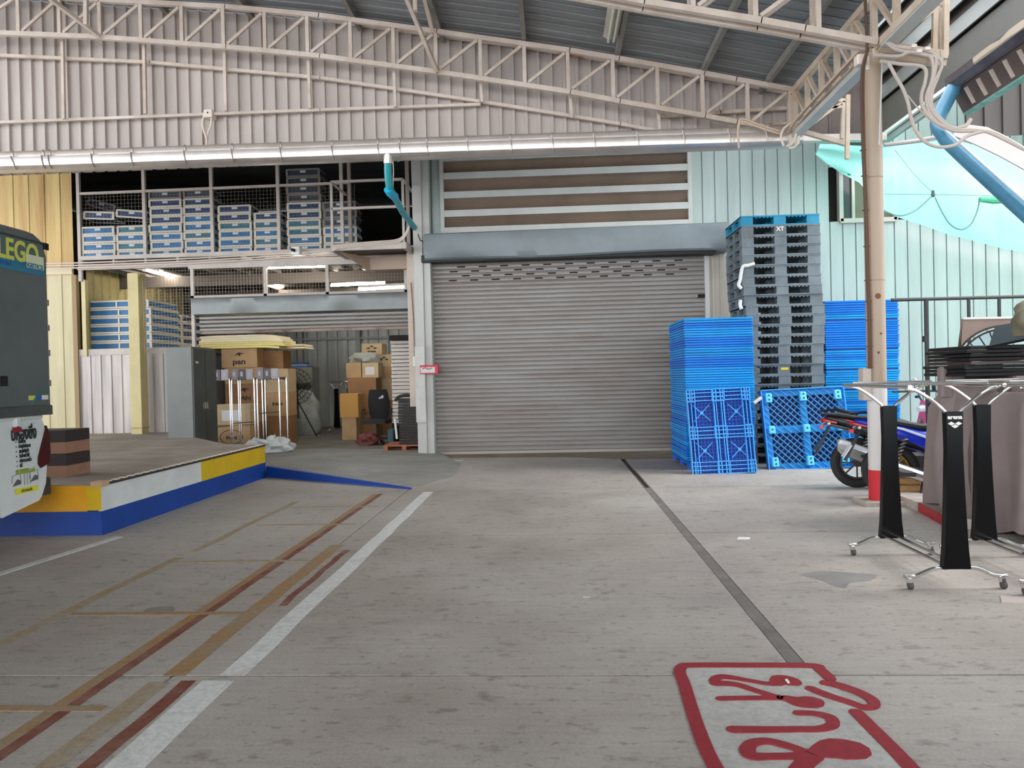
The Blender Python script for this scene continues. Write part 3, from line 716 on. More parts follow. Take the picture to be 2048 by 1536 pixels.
# cctv camera on the beam
cc = thing('security_camera', 'small white security camera box on the mezzanine beam', 'camera', PY(592,502,13.85))
p = PY(593,502,13.85); MB().bbox(p.x-.08,p.x+.08,13.78,13.94,p.z-.075,p.z+.075,.012).build('housing', m_white, cc)
MB().tube([(p.x-.03,13.70,p.z),(p.x-.02,13.78,p.z)], .03, 12).build('lens', m_black, cc)
# balcony with railing
bl = thing('balcony', 'small cream loading balcony with a square railing in front of the mezzanine', 'balcony', (-3.2,13.4,3.8))
YB = 13.0
c00 = PY(662,490,YB); c10 = PY(812,480,YB); zfl = (c00.z+c10.z)/2
MB().box(c00.x, c10.x, YB, 14.0, zfl-.04, zfl).build('floor', mat('balcony_floor',(120,104,92),.7), bl)
MB().box(c00.x, c10.x, YB-.03, YB+.03, zfl-.13, zfl-.02).build('edge_beam', m_mezz, bl)
for x in (c00.x+.02, c10.x-.02): MB().box(x-.03, x+.03, YB, 14.0, zfl-.13, zfl-.02).build('side_beam', m_mezz, bl)
MB().box(c00.x+.45, c10.x+.1, 13.8, 13.95, zfl-.36, zfl-.12).build('rear_beam', mat('beam_tan',(168,146,128),.5), bl)
MB().add([(c00.x+.1,YB+.1,zfl-.13),(c00.x+.5,13.9,zfl-.13),(c00.x+.5,13.9,zfl-.4),(c00.x+.14,YB+.1,zfl-.13),(c00.x+.54,13.9,zfl-.13),(c00.x+.54,13.9,zfl-.4)], [(0,1,2),(5,4,3),(0,3,4,1),(1,4,5,2),(2,5,3,0)]).build('gusset', mat('beam_tan',(168,146,128)), bl)
zt1 = PY(662,364,YB).z; zm1 = PY(662,418,YB).z; w_ = .042
r1 = c00.x+.03; r2 = PY(806,400,YB).x
for x in (r1, r2): MB().box(x-w_/2, x+w_/2, YB-w_/2, YB+w_/2, zfl-.05, zt1).build('post', m_mezz, bl)
for z in (zt1, zm1): MB().bar((r1,YB,z),(r2,YB,z), w_).build('rail', m_mezz, bl)
for x in (r1, r2):
    MB().bar((x,YB,zt1),(x,13.95,zt1), w_*.8).build('rail', m_mezz, bl)
for k in range(3):
    MB().tube(smooth_path([PY(664,497+3*k,12.95),PY(680,490+3*k,12.95),PY(740,484+3*k,12.95),PY(790,480+3*k,12.95),PY(808,470+3*k,12.95),PY(818,452+2*k,12.95)],4), .012, 6).build('conduit', m_cond, bl, True)
bulb = MB().lathe([(.0,-.06),(.05,-.04),(.06,0),(.04,.05),(.03,.07)], PY(369,326,11.2), 'z', 14).build('lamp_bulb', m_white, None, True); tag(bulb, 'round white lamp bulb hanging just under the gutter over the mezzanine', 'lamp')
bulb2 = MB().lathe([(.0,-.05),(.045,-.03),(.05,0),(.03,.04)], PY(797,317,10.9), 'z', 14).build('lamp_bulb', mat('dull_white',(190,180,170),.5), None, True); tag(bulb2, 'small dull lamp bulb under the gutter beside the steel pipe outlet', 'lamp')

# walls of the inner building
wl = struct('wall_left', (-9.5, 14.3, 0))
m_ybr = mat('yellow_sheet_stained', (204,176,112), .55, .05, .35, .9, stretch=(3.5,1,.25), col2=(160,120,62), lo=.3, hi=.6)
def corr(x0, x1, Y, z0, z1, pitch, m, par, rib=.05, dep=.03, nm='wall_sheet', n=4):
    x = x0
    while x < x1-.01:
        P = []
        for i in range(n):
            if x+i*pitch > x1: break
            q = x+i*pitch; P += [(q,0),(q+.01,-dep),(q+rib-.01,-dep),(q+rib,0)]
        P.append((min(x+n*pitch,x1+.02),0)); vv = []
        for a_, d_ in P: vv += [(a_,Y+d_,z0),(a_,Y+d_,z1)]
        MB().add(vv, [(2*i,2*i+2,2*i+3,2*i+1) for i in range(len(P)-1)]).build(nm, m, par, solid=.0015)
        x += n*pitch
YL = 14.3
xl = PY(152,700,YL).x
corr(-14.5, xl, YL, HD, 3.68, .32, m_yellow, wl, .09, .012)
corr(-14.5, xl-.02, YL+.02, 3.70, 6.4, .32, m_ybr, wl, .09, .012)
MB().box(-14.5, xl, YL-.06, YL, 3.62, 3.74).build('band', mat('band_cream',(222,206,170),.5), wl)
MB().box(xl-.02, xl+.07, YL-.05, YL+.05, HD, 3.6).build('corner_post', mat('post_umber',(150,126,86),.6), wl)
x2 = PY(166,600,YL).x; MB().box(x2, x2+.08, YL-.05, YL+.05, 2.0, 3.5).build('corner_post', m_yelpost, wl)
MB().box(xl+.06, PY(334,700,YL).x, YL-.02, YL+.05, PY(250,707,YL).z-.02, PY(250,699,YL).z+.02).build('sill', m_mezz, wl)
corr(xl+.06, PY(334,700,YL).x, YL, HD-.02, PY(250,706,YL).z, .21, mat('low_sheet',(206,196,190),.45,.1,.2,1.5,stretch=(5,1,.3)), wl, .035, .02, n=2)
p = PY(261,700,13.95); q = PY(285,700,13.95)
yp_ = struct('column', (p.x+.1, 13.95, 0)); MB().bbox(p.x, q.x-.02, 13.9, 14.15, HD, 3.55, .008).build('post_body', m_yelpost, yp_); MB().box(p.x-.005, q.x-.015, 13.895, 14.155, HD+.1, HD+.13).build('seam', mat('seam_tan',(180,150,90),.6), yp_)
MB().box(p.x, q.x, 13.93, 14.12, 3.5, 3.55).build('cap_plate', m_yelpost, yp_)
# interior shell
wi = struct('wall_interior', (-5,22,0))
m_in = mat('inner_sheet', (176,178,174), .4, .25, .2, 1.2, stretch=(4,1,.3))
YI = 21.5
corr(-13.5, -1.9, YI, .0, 3.9, .3, m_in, wi, .09, .05)
MB().bar((-13.5,YI-.08,PY(700,677,YI).z),(-2,YI-.08,PY(700,677,YI).z), .07).build('girt', mat('girt_grey',(150,150,146),.5), wi)
for px in (602,718):
    p = PY(px,740,YI-.1); MB().box(p.x-.07,p.x+.07,YI-.15,YI-.05,0,3.9).build('stud', mat('girt_grey',(150,150,146)), wi)
MB().box(-13.6, -13.5, 14.3, 22, 0, 6.4).build('side_wall', mat('inner_yellow',(200,180,120),.6,0,.2,1), wi)
MB().box(-2.25, -2.2, 13.8, 22, 0, 6.4).build('partition', m_in, wi)
MB().box(-13.6, -2.2, 21.6, 21.7, 0, 6.4).build('rear_backing', m_dark, wi)
p = PY(170,560,14.6); 
# receding yellow corrugated inner wall
b = MB(); X_ = xl+.12
for i in range(14):
    y = 14.5+i*.28; b.add([(X_,y,1.9),(X_,y+.2,1.9),(X_+.03,y+.22,1.9),(X_+.03,y+.26,1.9),(X_,y+.28,1.9),(X_,y,3.82),(X_,y+.2,3.82),(X_+.03,y+.22,3.82),(X_+.03,y+.26,3.82),(X_,y+.28,3.82)], [(0,1,6,5),(1,2,7,6),(2,3,8,7),(3,4,9,8)])
b.build('inner_sheet', mat('inner_yellow',(200,180,120)), wi, solid=.002)
# bay ceiling beams
for i in range(8):
    x = -8.6+i*.88
    MB().box(x-.04, x+.04, 14.3, 21.4, zf-.22, zf-.1).build('ceiling_joist', mat('joist_brown',(112,98,86),.6,0,.2,2), wi)
for y in (15.6, 18.5):
    MB().box(-9.3, -2.2, y, y+.15, zf-.44, zf-.22).build('ceiling_beam', mat('beam_cream',(112,98,86),.6), wi)

# second, half-open shutter
d2 = struct('door_2', (-4.9,13.9,2.5))
YS = 13.95
ax = PY(388,600,YS).x; bx = PY(819,600,YS).x; zt2 = (PY(388,594,YS).z+PY(819,588,YS).z)/2; zb2_ = PY(388,632,YS).z
def h2(t):
    x = ax+(bx-ax)*t; d1 = .015*math.sin(t*20)*math.sin(t*7)
    return [(x,14.25,zt2),(x,YS-.1,zt2),(x,YS-.12+d1,zt2-.03),(x,YS-.11+d1,(zt2+zb2_)/2),(x,YS-.1-d1,zb2_+.02),(x,14.25,zb2_)]
MB().loft([h2(i/40) for i in range(41)]).build('housing', mat('housing_dull',(132,136,134),.4,.4,.15,1,bump=.4,bscale=2), d2, True)
z = zb2_; i = 0; o0 = None
while i < 4:
    z -= .075
    if o0 is None:
        b = MB(); pr = [(.0,.0),(-.012,.006),(-.022,.02),(-.024,.045),(-.016,.058),(.0,.066),(.006,.0)]; n = len(pr)
        b.add([(ax+.08,YS+.05+u_,z+v_) for u_, v_ in pr]+[(bx-.02,YS+.05+u_,z+v_) for u_, v_ in pr], [(i_,(i_+1)%n,n+(i_+1)%n,n+i_) for i_ in range(n)]+[tuple(range(n-1,-1,-1)),tuple(range(n,2*n))])
        o0 = b.build('slat', m_shut, d2); zz0 = z
    else: o = o0.copy(); C.objects.link(o); o.location.z += z-zz0
    i += 1
MB().box(ax+.08, bx-.02, YS+.03, YS+.07, z-.05, z).build('bottom_rail', mat('rail_rusty',(150,132,118),.6,0,.4,1.5,col2=(96,60,44),lo=.35,hi=.5), d2)
# transom frame and wire mesh above it
fr = thing('transom_frame', 'cream transom frame with wire mesh above the half open shutter', 'frame', (-5,13.95,3))
ztop = zf-.28
for px in (385,531,655,812):
    p = PY(px,560,YS); MB().box(p.x-.03, p.x+.03, YS-.03, YS+.03, (zt2 if px > 390 else .45), ztop).build('post', m_mezz, fr)
MB().box(ax-.05, bx, YS-.03, YS+.03, zt2, zt2+.05).build('rail', m_mezz, fr)
MB().box(ax-.08, bx, YS-.04, YS+.04, ztop-.06, ztop+.0).build('rail', m_mezz, fr)
b = MB(); x = PY(286,600,YS).x
while x < bx: b.box(x-.0014,x+.0014,YS+.0,YS+.0028,zt2 if x > ax else 1.95,ztop); x += .06
z = 1.95
while z < ztop: b.box(PY(286,600,YS).x if z < zt2 else PY(286,600,YS).x, ax if z < zt2 else bx, YS,YS+.0028,z-.0014,z+.0014); z += .06
b.build('wire_mesh', mat('mesh_wire',(150,142,130),.5,.3), fr, kind='stuff')
# upper wire mesh across the mezzanine
b = MB(); x = mx0
while x < mx1-1.1: b.box(x-.0012,x+.0012,YM+.03,YM+.0324,zf,zr_); x += .07
z = zf
while z < zr_: b.box(mx0,mx1-1.1,YM+.03,YM+.0324,z-.0012,z+.0012); z += .07
b.build('wire_mesh', mat('mesh_wire',(150,142,130)), mz, kind='stuff')

# fluorescent lamps inside the bay
m_lamp = mat('tube_glow', (255,255,250), .5, emit=(255,250,238), es=46)
m_refl = mat('lamp_body', (220,220,214), .5)
def lamp(a_, b_, Ya, Yb, label, r=.028):
    p, q = PY(*a_, Ya), PY(*b_, Yb); t = thing('tube_lamp', label, 'lamp', p, 'fluorescent tubes in the storage bay')
    MB().tube([p,q], r, 8).build('tube', m_lamp, t)
    MB().bar(p+Vector((0,.02,.07)), q+Vector((0,.02,.07)), .09, .06).build('batten', m_refl, t); return t
lamp((322,547),(378,562),15.2,16.6,'slanting fluorescent tube lit near the yellow inner wall')
lamp((536,535),(654,532),14.5,14.5,'long fluorescent tube lit between the two transom posts')
lamp((547,567),(571,575),17.5,19.2,'short fluorescent tube lit deep in the bay centre')
lamp((662,571),(770,565),16.2,16.2,'fluorescent tube lit above the second shutter, just behind the last transom pane')
lamp((717,579),(812,574),18.0,18.0,'lower fluorescent tube lit nearest the post between the bays')
# ================================================================= CRATES ON THE MEZZANINE
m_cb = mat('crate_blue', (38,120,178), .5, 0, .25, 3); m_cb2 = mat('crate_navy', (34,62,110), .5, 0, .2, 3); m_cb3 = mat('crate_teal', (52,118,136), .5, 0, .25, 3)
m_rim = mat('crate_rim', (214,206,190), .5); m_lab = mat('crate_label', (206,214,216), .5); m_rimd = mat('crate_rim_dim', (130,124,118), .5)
def crate_proto(w_, d_, h_, mb_, label, two=False, mr=m_rim):
    t = thing('blue_crate', label, 'crate')
    b = MB(); b.box(-w_/2+.015, w_/2-.015, .012, d_-.012, .008, h_-.012); b.build('shell', mb_, t)
    for z in (.016, h_-.018):
        b = MB(); q = .016
        b.box(-w_/2, w_/2, 0, .02, z-q, z+q).box(-w_/2, w_/2, d_-.02, d_, z-q, z+q).box(-w_/2, -w_/2+.02, .02, d_-.02, z-q, z+q).box(w_/2-.02, w_/2, .02, d_-.02, z-q, z+q)
        b.build('rim', mr, t)
    for x in (-w_/2+.014, w_/2-.014): MB().box(x-.022, x+.022, -.004, .016, .012, h_-.02).build('corner_post', mr, t)
    if two: MB().box(-.016, .016, -.004, .012, .012, h_-.02).build('corner_post', mr, t)
    else:
        MB().box(-.055, .055, .004, .011, h_*.5, h_*.5+.042).build('label', m_lab, t)
    return t
SW, SD, SH = .60, .42, .162
protos = {}
def crate(kind, w_, d_, h_, two=False):
    k_ = (kind, round(w_,2), h_, two)
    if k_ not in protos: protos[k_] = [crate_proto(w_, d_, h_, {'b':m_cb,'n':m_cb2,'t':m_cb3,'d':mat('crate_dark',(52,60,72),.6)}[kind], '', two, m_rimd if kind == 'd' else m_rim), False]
    return protos[k_]
ordn = ['first','second','third','fourth','fifth','sixth','seventh','eighth','ninth','tenth','eleventh','twelfth','thirteenth','fourteenth','fifteenth','sixteenth','seventeenth','eighteenth','nineteenth','twentieth','twenty-first','twenty-second','twenty-third','twenty-fourth','twenty-fifth','twenty-sixth','twenty-seventh','twenty-eighth','twenty-ninth','thirtieth','thirty-first','thirty-second','thirty-third','thirty-fourth']
def place(pr, loc, rz, label, group, rx=0):
    if not pr[1]: o = pr[0]; o.location = loc; o.rotation_euler = (0,rx,rz); pr[1] = True; o['label'] = label; o['group'] = group
    else: o = dup(pr[0], loc, rz, label, group); o.rotation_euler = (0,rx,rz)
    return o
def rank(i, n): return 'bottom' if i == 0 else ('top' if i == n-1 else ordn[i]+' from bottom')
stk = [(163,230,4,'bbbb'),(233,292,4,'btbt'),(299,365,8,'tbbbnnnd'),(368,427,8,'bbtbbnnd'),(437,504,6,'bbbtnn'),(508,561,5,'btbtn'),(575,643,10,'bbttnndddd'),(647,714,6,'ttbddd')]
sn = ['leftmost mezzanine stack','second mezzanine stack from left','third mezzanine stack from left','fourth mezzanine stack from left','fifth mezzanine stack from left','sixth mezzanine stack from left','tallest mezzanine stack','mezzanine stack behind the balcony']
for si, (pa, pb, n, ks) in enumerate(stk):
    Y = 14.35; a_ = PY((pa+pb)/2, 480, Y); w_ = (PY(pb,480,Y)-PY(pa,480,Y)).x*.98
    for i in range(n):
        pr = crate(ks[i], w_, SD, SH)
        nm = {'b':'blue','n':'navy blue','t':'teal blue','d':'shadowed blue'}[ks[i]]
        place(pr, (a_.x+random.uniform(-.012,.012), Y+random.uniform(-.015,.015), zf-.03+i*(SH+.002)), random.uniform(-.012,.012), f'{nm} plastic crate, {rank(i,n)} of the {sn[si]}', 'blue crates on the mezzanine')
# tilted crates lying on the first two stacks
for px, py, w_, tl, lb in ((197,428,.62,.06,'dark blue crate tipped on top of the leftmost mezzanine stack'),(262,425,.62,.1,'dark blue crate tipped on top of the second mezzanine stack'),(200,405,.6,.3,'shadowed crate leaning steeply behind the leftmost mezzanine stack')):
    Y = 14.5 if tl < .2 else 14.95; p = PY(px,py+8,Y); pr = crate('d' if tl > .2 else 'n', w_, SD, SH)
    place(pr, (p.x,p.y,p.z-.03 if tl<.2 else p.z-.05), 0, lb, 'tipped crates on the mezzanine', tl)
# crates seen through the side opening
bench = thing('steel_bench', 'low steel bench behind the corrugated half wall carrying the blue crates', 'bench', (-8.5,15.2,0))
zbn = PY(230,700,14.6).z
bx0, bx1 = PY(168,700,14.6).x, PY(345,700,14.8).x
MB().box(bx0, bx1+.5, 14.5, 17.6, zbn-.06, zbn-.003).build('top', m_mezz, bench)
for x in (bx0+.05, bx1+.4):
    for y in (14.55, 17.5): MB().box(x-.03,x+.03,y-.03,y+.03,.0,zbn-.06).build('leg', m_mezz, bench)
nl = 6; hh = (PY(230,600,14.6).z-zbn)/nl
wl_ = PY(302,650,14.6).x-PY(174,650,14.6).x
for i in range(nl):
    top = i == nl-1; pr = crate('b', wl_, 1.15, round(hh-.004,3), True)
    place(pr, ((PY(174,650,14.6).x+PY(302,650,14.6).x)/2-(.04 if top else 0), 14.6, zbn+i*hh), (-.02 if top else 0), f'long blue crate, {rank(i,nl)} of the stack above the low corrugated wall', 'long blue crates above the half wall')
for i in range(5):
    pr = crate('n', .7, .9, round(hh-.004,3)); place(pr, (PY(338,650,16.4).x, 16.3, zbn+i*hh), 0, f'dark blue crate, {rank(i,5)} of the stack behind the long crates', 'dark crates behind the half wall')

# ================================================================= STORAGE BAY CONTENTS
ZI = .085
MB().box(-13.5, -2.3, 14.2, 21.6, 0.0, ZI).build('bay_floor', mat('bay_concrete',(128,124,116),.7,0,.25,1.2), floor)
# grey steel cabinet, turned towards the opening
cab = thing('steel_cabinet', 'tall grey steel cabinet with double doors beside the low corrugated wall', 'cabinet')
m_cab = mat('cabinet_grey', (116,120,114), .45, .2, .1, 1.5); m_cabd = mat('cabinet_door', (92,96,92), .4, .2, .1, 2)
Wc, Dc, Hc = .86, .46, 1.95
MB().bbox(0, Wc, 0, Dc, 0, Hc, .008).build('body', m_cab, cab)
for k in (0,1):
    dd = MB().box(.015+k*.45, .445+k*.45, -.016, 0, .06, Hc-.04).build('door', m_cabd, cab)
    MB().bbox(.40+k*.06, .43+k*.06, -.04, -.015, .86, .98, .005).build('handle', m_chrome, dd)
MB().box(.1,.2,-.02,-.016,1.66,1.7).build('sticker', m_white, cab)
pc = PY(388,885,12.62); cab.location = (pc.x, 12.62, 0.102)
cab.rotation_euler = (0,0,math.radians(90)); 
m_card = mat('cardboard', (196,160,116), .75, 0, .08, 4); m_card2 = mat('cardboard_brown', (160,118,78), .75, 0, .1, 4); m_card3 = mat('cardboard_pale', (206,180,142), .75, 0, .08, 4)
m_ink = mat('box_ink', (52,38,32), .7); m_tape = mat('tape', (214,196,160), .3)
def carton(x0, x1, y, d_, z0, z1, m, label, group=None, txt=None, tz=None, logo=None, tape=True, rz=0):
    w_, h_ = x1-x0, z1-z0; t = thing('carton', label, 'box', (0,0,0), group)
    MB().bbox(-w_/2, w_/2, 0, d_, 0, h_, .004).build('body', m, t)
    if tape: MB().box(-w_/2-.0, w_/2, d_*.45, d_*.55, h_-.001, h_+.002).build('tape', m_tape, t)
    if txt: text(txt, tz or h_*.3, (0,-.003,h_*(.46 if logo == 'oval' else .30 if logo else .5)), (1,0,0), (0,0,1), m_ink, t, 'printed_word', bold=.004, xs=1.25)
    if logo == 'bird':
        MB().prism([(-w_*.14,h_*.62),(-w_*.02,h_*.80),(w_*.17,h_*.72),(w_*.04,h_*.70),(w_*.03,h_*.56),(-w_*.03,h_*.68)], 'y', -.003, .001).build('printed_emblem', m_ink, t)
    if logo == 'oval':
        pts = [(w_*.30*math.cos(a),-.004,h_*.5+h_*.30*math.sin(a)) for a in [2*math.pi*i/28 for i in range(29)]]
        MB().tube(pts, .006, 4).build('printed_oval', m_ink, t)
        MB().prism([(-w_*.07,h_*.62),(0,h_*.7),(w_*.08,h_*.66),(w_*.02,h_*.6)], 'y', -.003, .001).build('printed_emblem', m_ink, t)
    if logo == 'diamonds':
        for dx, dz in ((-.16,0),(.16,0),(0,.16)):
            MB().prism([((dx-.13)*w_,h_*(.58+dz)),(dx*w_,h_*(.50+dz)),((dx+.13)*w_,h_*(.58+dz)),(dx*w_,h_*(.66+dz))], 'y', -.003, .001).build('printed_diamond', m_ink, t)
    if logo == 'label': MB().box(-w_*.3, w_*.25, -.004, 0, h_*.2, h_*.72).build('paper_label', mat('paper_white',(222,222,222),.6), t)
    t.location = ((x0+x1)/2, y, z0); t.rotation_euler = (0,0,rz); return t
def pxbox(a_, b_, c_, d_, Y, dep, m, label, **k): # px x range, y range (top, bottom)
    p, q = PY(a_,d_,Y), PY(b_,c_,Y); return carton(p.x, q.x, Y, dep, k.pop('z0',p.z), q.z, m, label, **k)
Yc = 14.75
pxbox(426,500,850,893,Yc,.5,m_card,'lowest carton with a word in an oval beside the grey cabinet',txt='PAN',logo='oval',tz=.09,z0=ZI)
z1_ = PY(460,850,Yc).z
pxbox(430,500,808,851,Yc,.5,m_card3,'carton with a white paper label stacked on the oval printed carton',logo='label',z0=z1_+.002)
# column of brown cartons behind the carts
Yd = 15.6; zA = ZI
hs = [.50,.36,.44,.34]
nm_ = ['lowest','second','third','upper']
for i, (h_, tx) in enumerate(zip(hs, ('', '', 'PAN', ''))):
    carton(PY(452,850,Yd).x, PY(528,850,Yd).x, Yd, .55, zA, zA+h_, m_card2 if i%2 == 0 else m_card, f'{nm_[i]} brown carton of the pile behind the tagged carts', txt=tx or None, logo='bird' if tx else None, tz=.12); zA += h_+.002
pile_top = zA
zP = PY(480,733,Yd).z
carton(PY(444,733,Yd).x, PY(515,733,Yd).x, Yd-.02, .55, pile_top, PY(480,697,Yd).z, m_card, 'pan printed carton carrying the pale yellow foam sheets', txt='pan', logo='bird', tz=.16)
zA = ZI
for i, h_ in enumerate((.6,.5,.5)):
    carton(PY(532,850,Yd).x, PY(577,850,Yd).x, Yd+.05, .5, zA, zA+h_, (m_card2,m_card,m_card3)[i], ('brown carton standing on the floor behind the right cart','carton in the middle of the pile behind the right cart','pale carton on top of the pile behind the right cart')[i], txt=('PAN' if i == 1 else None), tz=.09); zA += h_+.002
carton(PY(517,730,15.9).x, PY(565,730,15.9).x, 15.95, .5, zA, PY(540,700,15.9).z-.01, m_card2, 'dark brown carton beneath the right end of the foam sheets')
ft = PY(480,697,Yd).z
# foam sheets
m_foam = mat('yellow_foam', (244,228,150), .8, 0, .06, 3); m_foam2 = mat('pale_foam', (250,238,204), .8)
fx0, fx1 = PY(402,690,15.5).x, PY(572,690,15.5).x
for i in range(6):
    z0 = ft+.004+i*.047; x0, x1 = fx0+random.uniform(-.05,.04)+(.12 if i == 0 else 0), fx1+random.uniform(-.06,.06)-(.06*abs(i-2))
    b = MB(); vv = []
    secs = []
    for k in range(13):
        t = k/12; x = x0+(x1-x0)*t; dz = -.03*max(0,(t-.72)/.28)**2 - .015*max(0,(.15-t)/.15)
        y0 = 15.45+random.uniform(0,.0)+i*.01
        secs.append([(x,y0,z0+dz+.001*0),(x,y0+.8,z0+dz),(x,y0+.8,z0+dz+.042),(x,y0,z0+dz+.042)])
    o = b.loft(secs).build('foam_sheet', m_foam if i < 3 else m_foam2, None)
    tag(o, ('bottom yellow foam sheet','second yellow foam sheet from below','third yellow foam sheet from below','fourth foam sheet from below','fifth pale foam sheet from below','topmost pale foam sheet')[i]+' lying on the pan printed carton', 'foam sheet', 'foam sheets on the cartons')
for i in range(2):
    o = MB().bbox(fx1-.25+i*.06, fx1+.22+i*.02, 15.95, 16.6, ft+.04-i*.055, ft+.08-i*.055, .004).build('foam_sheet', m_foam2, None); tag(o, ('yellow foam offcut sticking out right of the foam pile','lower yellow foam offcut right of the foam pile')[i], 'foam sheet', 'foam sheets on the cartons')
# carts with tag boards
def cart(pa, pb, Y, zt_, zl, label, xb=None):
    p, q = PY(pa,760,Y), PY(pb,760,Y); t = thing('display_cart', label, 'cart', (p.x,Y,ZI)); r_ = .013
    for yy in (Y, Y+.4):
        MB().tube(smooth_path([(p.x,yy,ZI+.08),(p.x,yy,zt_-.08),(p.x+.03,yy,zt_-.02),(p.x+.09,yy,zt_),(q.x-.09,yy,zt_),(q.x-.03,yy,zt_-.02),(q.x,yy,zt_-.08),(q.x,yy,ZI+.08)],3), r_, 8).build('tube_frame', m_chrome, t, True)
    MB().tube([(p.x,Y,zl),(q.x,Y,zl+.03)], .011, 6).build('cross_bar', mat('bar_bronze',(120,96,72),.4,.5), t)
    for x in (p.x, q.x):
        for yy in (Y, Y+.4): MB().lathe([(.0,-.012),(.035,-.012),(.035,.012),(.0,.012)], (x,yy,ZI+.036), 'y', 12).build('caster', m_black, t)
    MB().box(p.x, q.x, Y-.02, Y+.42, zt_+.005, zt_+.03).build('top_tray', mat('tray_grey',(120,116,118),.4,.3), t)
    n = 3
    for i in range(n*1):
        w_ = (q.x-p.x)/n; x0 = p.x+i*w_
        MB().bbox(x0+.008, x0+w_-.01, Y-.035, Y-.01, zt_-.005, zt_+.20, .004).build('tag_board', mat(('tag_grey','tag_dark','tag_pale')[i%3], ((150,144,150),(104,98,104),(186,180,184))[i%3], .4), t)
        MB().box(x0+w_*.3, x0+w_*.62, Y-.038, Y-.034, zt_+.06, zt_+.15).build('tag_print', mat('tag_ink',(196,192,196),.5), t)
    return t
zt_ = PY(480,759,14.2).z
cart(411,457,14.2,zt_,PY(440,800,14.2).z-2,'chrome display cart nearest the grey cabinet with tags along its top') if False else None
cart(411,459,14.2,zt_,.55,'chrome tube display cart beside the grey cabinet, tags along its top')
cart(463,508,14.25,zt_,.62,'chrome tube display cart in the middle of three, tags along its top')
cart(514,558,14.2,zt_,PY(540,827,14.2).z,'chrome tube display cart nearest the white plastic sacks')
# white sacks
def blob(name, c, rx, ry, rz, m, label, cat, seed=0, n=16, rough=.16):
    rnd = random.Random(seed); ph = [(rnd.uniform(0,6.28), rnd.uniform(0,6.28), rnd.randint(2,6), rnd.randint(2,7)) for _ in range(6)]
    b = MB(); secs = []
    for i in range(n+1):
        v = math.pi*i/n; ring = []
        for k in range(n*2):
            u = math.pi*k/n; s_ = 1+rough*sum(math.sin(p[2]*u+p[0])*math.sin(p[3]*v+p[1]) for p in ph)/2.2
            z = math.cos(v)*s_; z = max(z, -.55)
            ring.append((c[0]+rx*s_*math.sin(v)*math.cos(u)+1e-4, c[1]+ry*s_*math.sin(v)*math.sin(u), c[2]+rz*(z+.55)))
        secs.append(ring)
    o = b.loft(secs, False).build(name, m, None, True); return tag(o, label, cat)
m_sack = mat('white_sack', (226,230,226), .5, 0, .1, 8, bump=.6, bscale=14)
p = PZ(500,893,ZI); 
blob('plastic_sack', (PY(502,880,13.75).x,13.95,.09), .17,.2,.15, m_sack, 'small crumpled white sack beneath the middle display cart', 'sack', 3, rough=.32)
blob('plastic_sack', (PY(545,880,13.7).x,13.85,.09), .30,.25,.17, m_sack, 'large crumpled white plastic sack spread under the right display cart', 'sack', 5, rough=.32)
# standing fan
fan = thing('standing_fan', 'black tripod floor fan behind the display carts', 'fan')
fc = PY(592,773,17.2); R_ = .42
m_fan = mat('fan_black', (40,38,38), .4, .3)
for r_ in (R_, R_*.75, R_*.5, R_*.25):
    MB().tube([(r_*math.cos(a),-.09+.05*(1-r_/R_)*-1,r_*math.sin(a)) for a in [2*math.pi*i/28 for i in range(29)]], .008, 5).build('guard_ring', m_fan, fan)
for i in range(24):
    a = 2*math.pi*i/24; MB().tube([(.05*math.cos(a),-.15,.05*math.sin(a)),(R_*.7*math.cos(a),-.13,R_*.7*math.sin(a)),(R_*math.cos(a),-.03,R_*math.sin(a)),(R_*.7*math.cos(a),.1,R_*.7*math.sin(a)),(.06*math.cos(a),.14,.06*math.sin(a))], .005, 4).build('guard_wire', m_fan, fan)
for i in range(3):
    a0 = 2*math.pi*i/3; b = MB(); vv = []
    for rr, tw, wd in ((.06,.5,.3),(.2,.35,.6),(.33,.25,.55),(.38,.2,.25)):
        vv += [(rr*math.cos(a0-wd/2),-.03-tw*.05,rr*math.sin(a0-wd/2)),(rr*math.cos(a0+wd/2),-.03+tw*.05,rr*math.sin(a0+wd/2))]
    b.add(vv,[(0,2,3,1),(2,4,5,3),(4,6,7,5)]); b.build('blade', mat('fan_blade',(70,66,64),.4,.4), fan, solid=.006)
MB().tube([(0,-.08,0),(0,.22,0)], .08, 14).build('motor', m_fan, fan)
MB().tube([(0,.1,-.05),(0,.1,-.75)], .02, 8).build('pole', m_fan, fan)
hz0 = -(fc.z-ZI)
for a in (.5, 2.6, 4.7): MB().tube([(0,.1,-.35),(.42*math.cos(a),.1+.42*math.sin(a),hz0+.01)], .014, 6).build('leg', m_fan, fan)
fan.location = fc
# grey bag slumped behind the fan and blue folded cloth
blob('grey_sack', (PY(606,830,18.4).x,18.45,ZI), .42,.34,.72, mat('grey_sack',(168,172,164),.5,0,.15,6,bump=.6,bscale=9), 'grey slumped sack on the floor behind the standing fan', 'sack', 9)
carton(PY(574,740,18).x, PY(620,740,18).x, 18.3, .5, 1.23, PY(590,737,18.3).z, m_in, 'grey machine cover top behind the fan') if False else None
tb = thing('side_table', 'grey covered table behind the fan carrying a folded blue cloth', 'table', (PY(597,800,19.3).x,19.3,ZI))
tx0, tx1 = PY(570,740,19.3).x, PY(624,740,19.3).x; tzz = PY(600,735,19.3).z
MB().bbox(tx0, tx1, 19.3, 19.9, tzz-.9, tzz, .01).build('top', mat('cover_grey',(140,138,130),.6,0,.15,3), tb)
for x in (tx0+.05, tx1-.05): MB().box(x-.03,x+.03,19.35,19.85,ZI,tzz-.9).build('leg', m_mezz, tb)
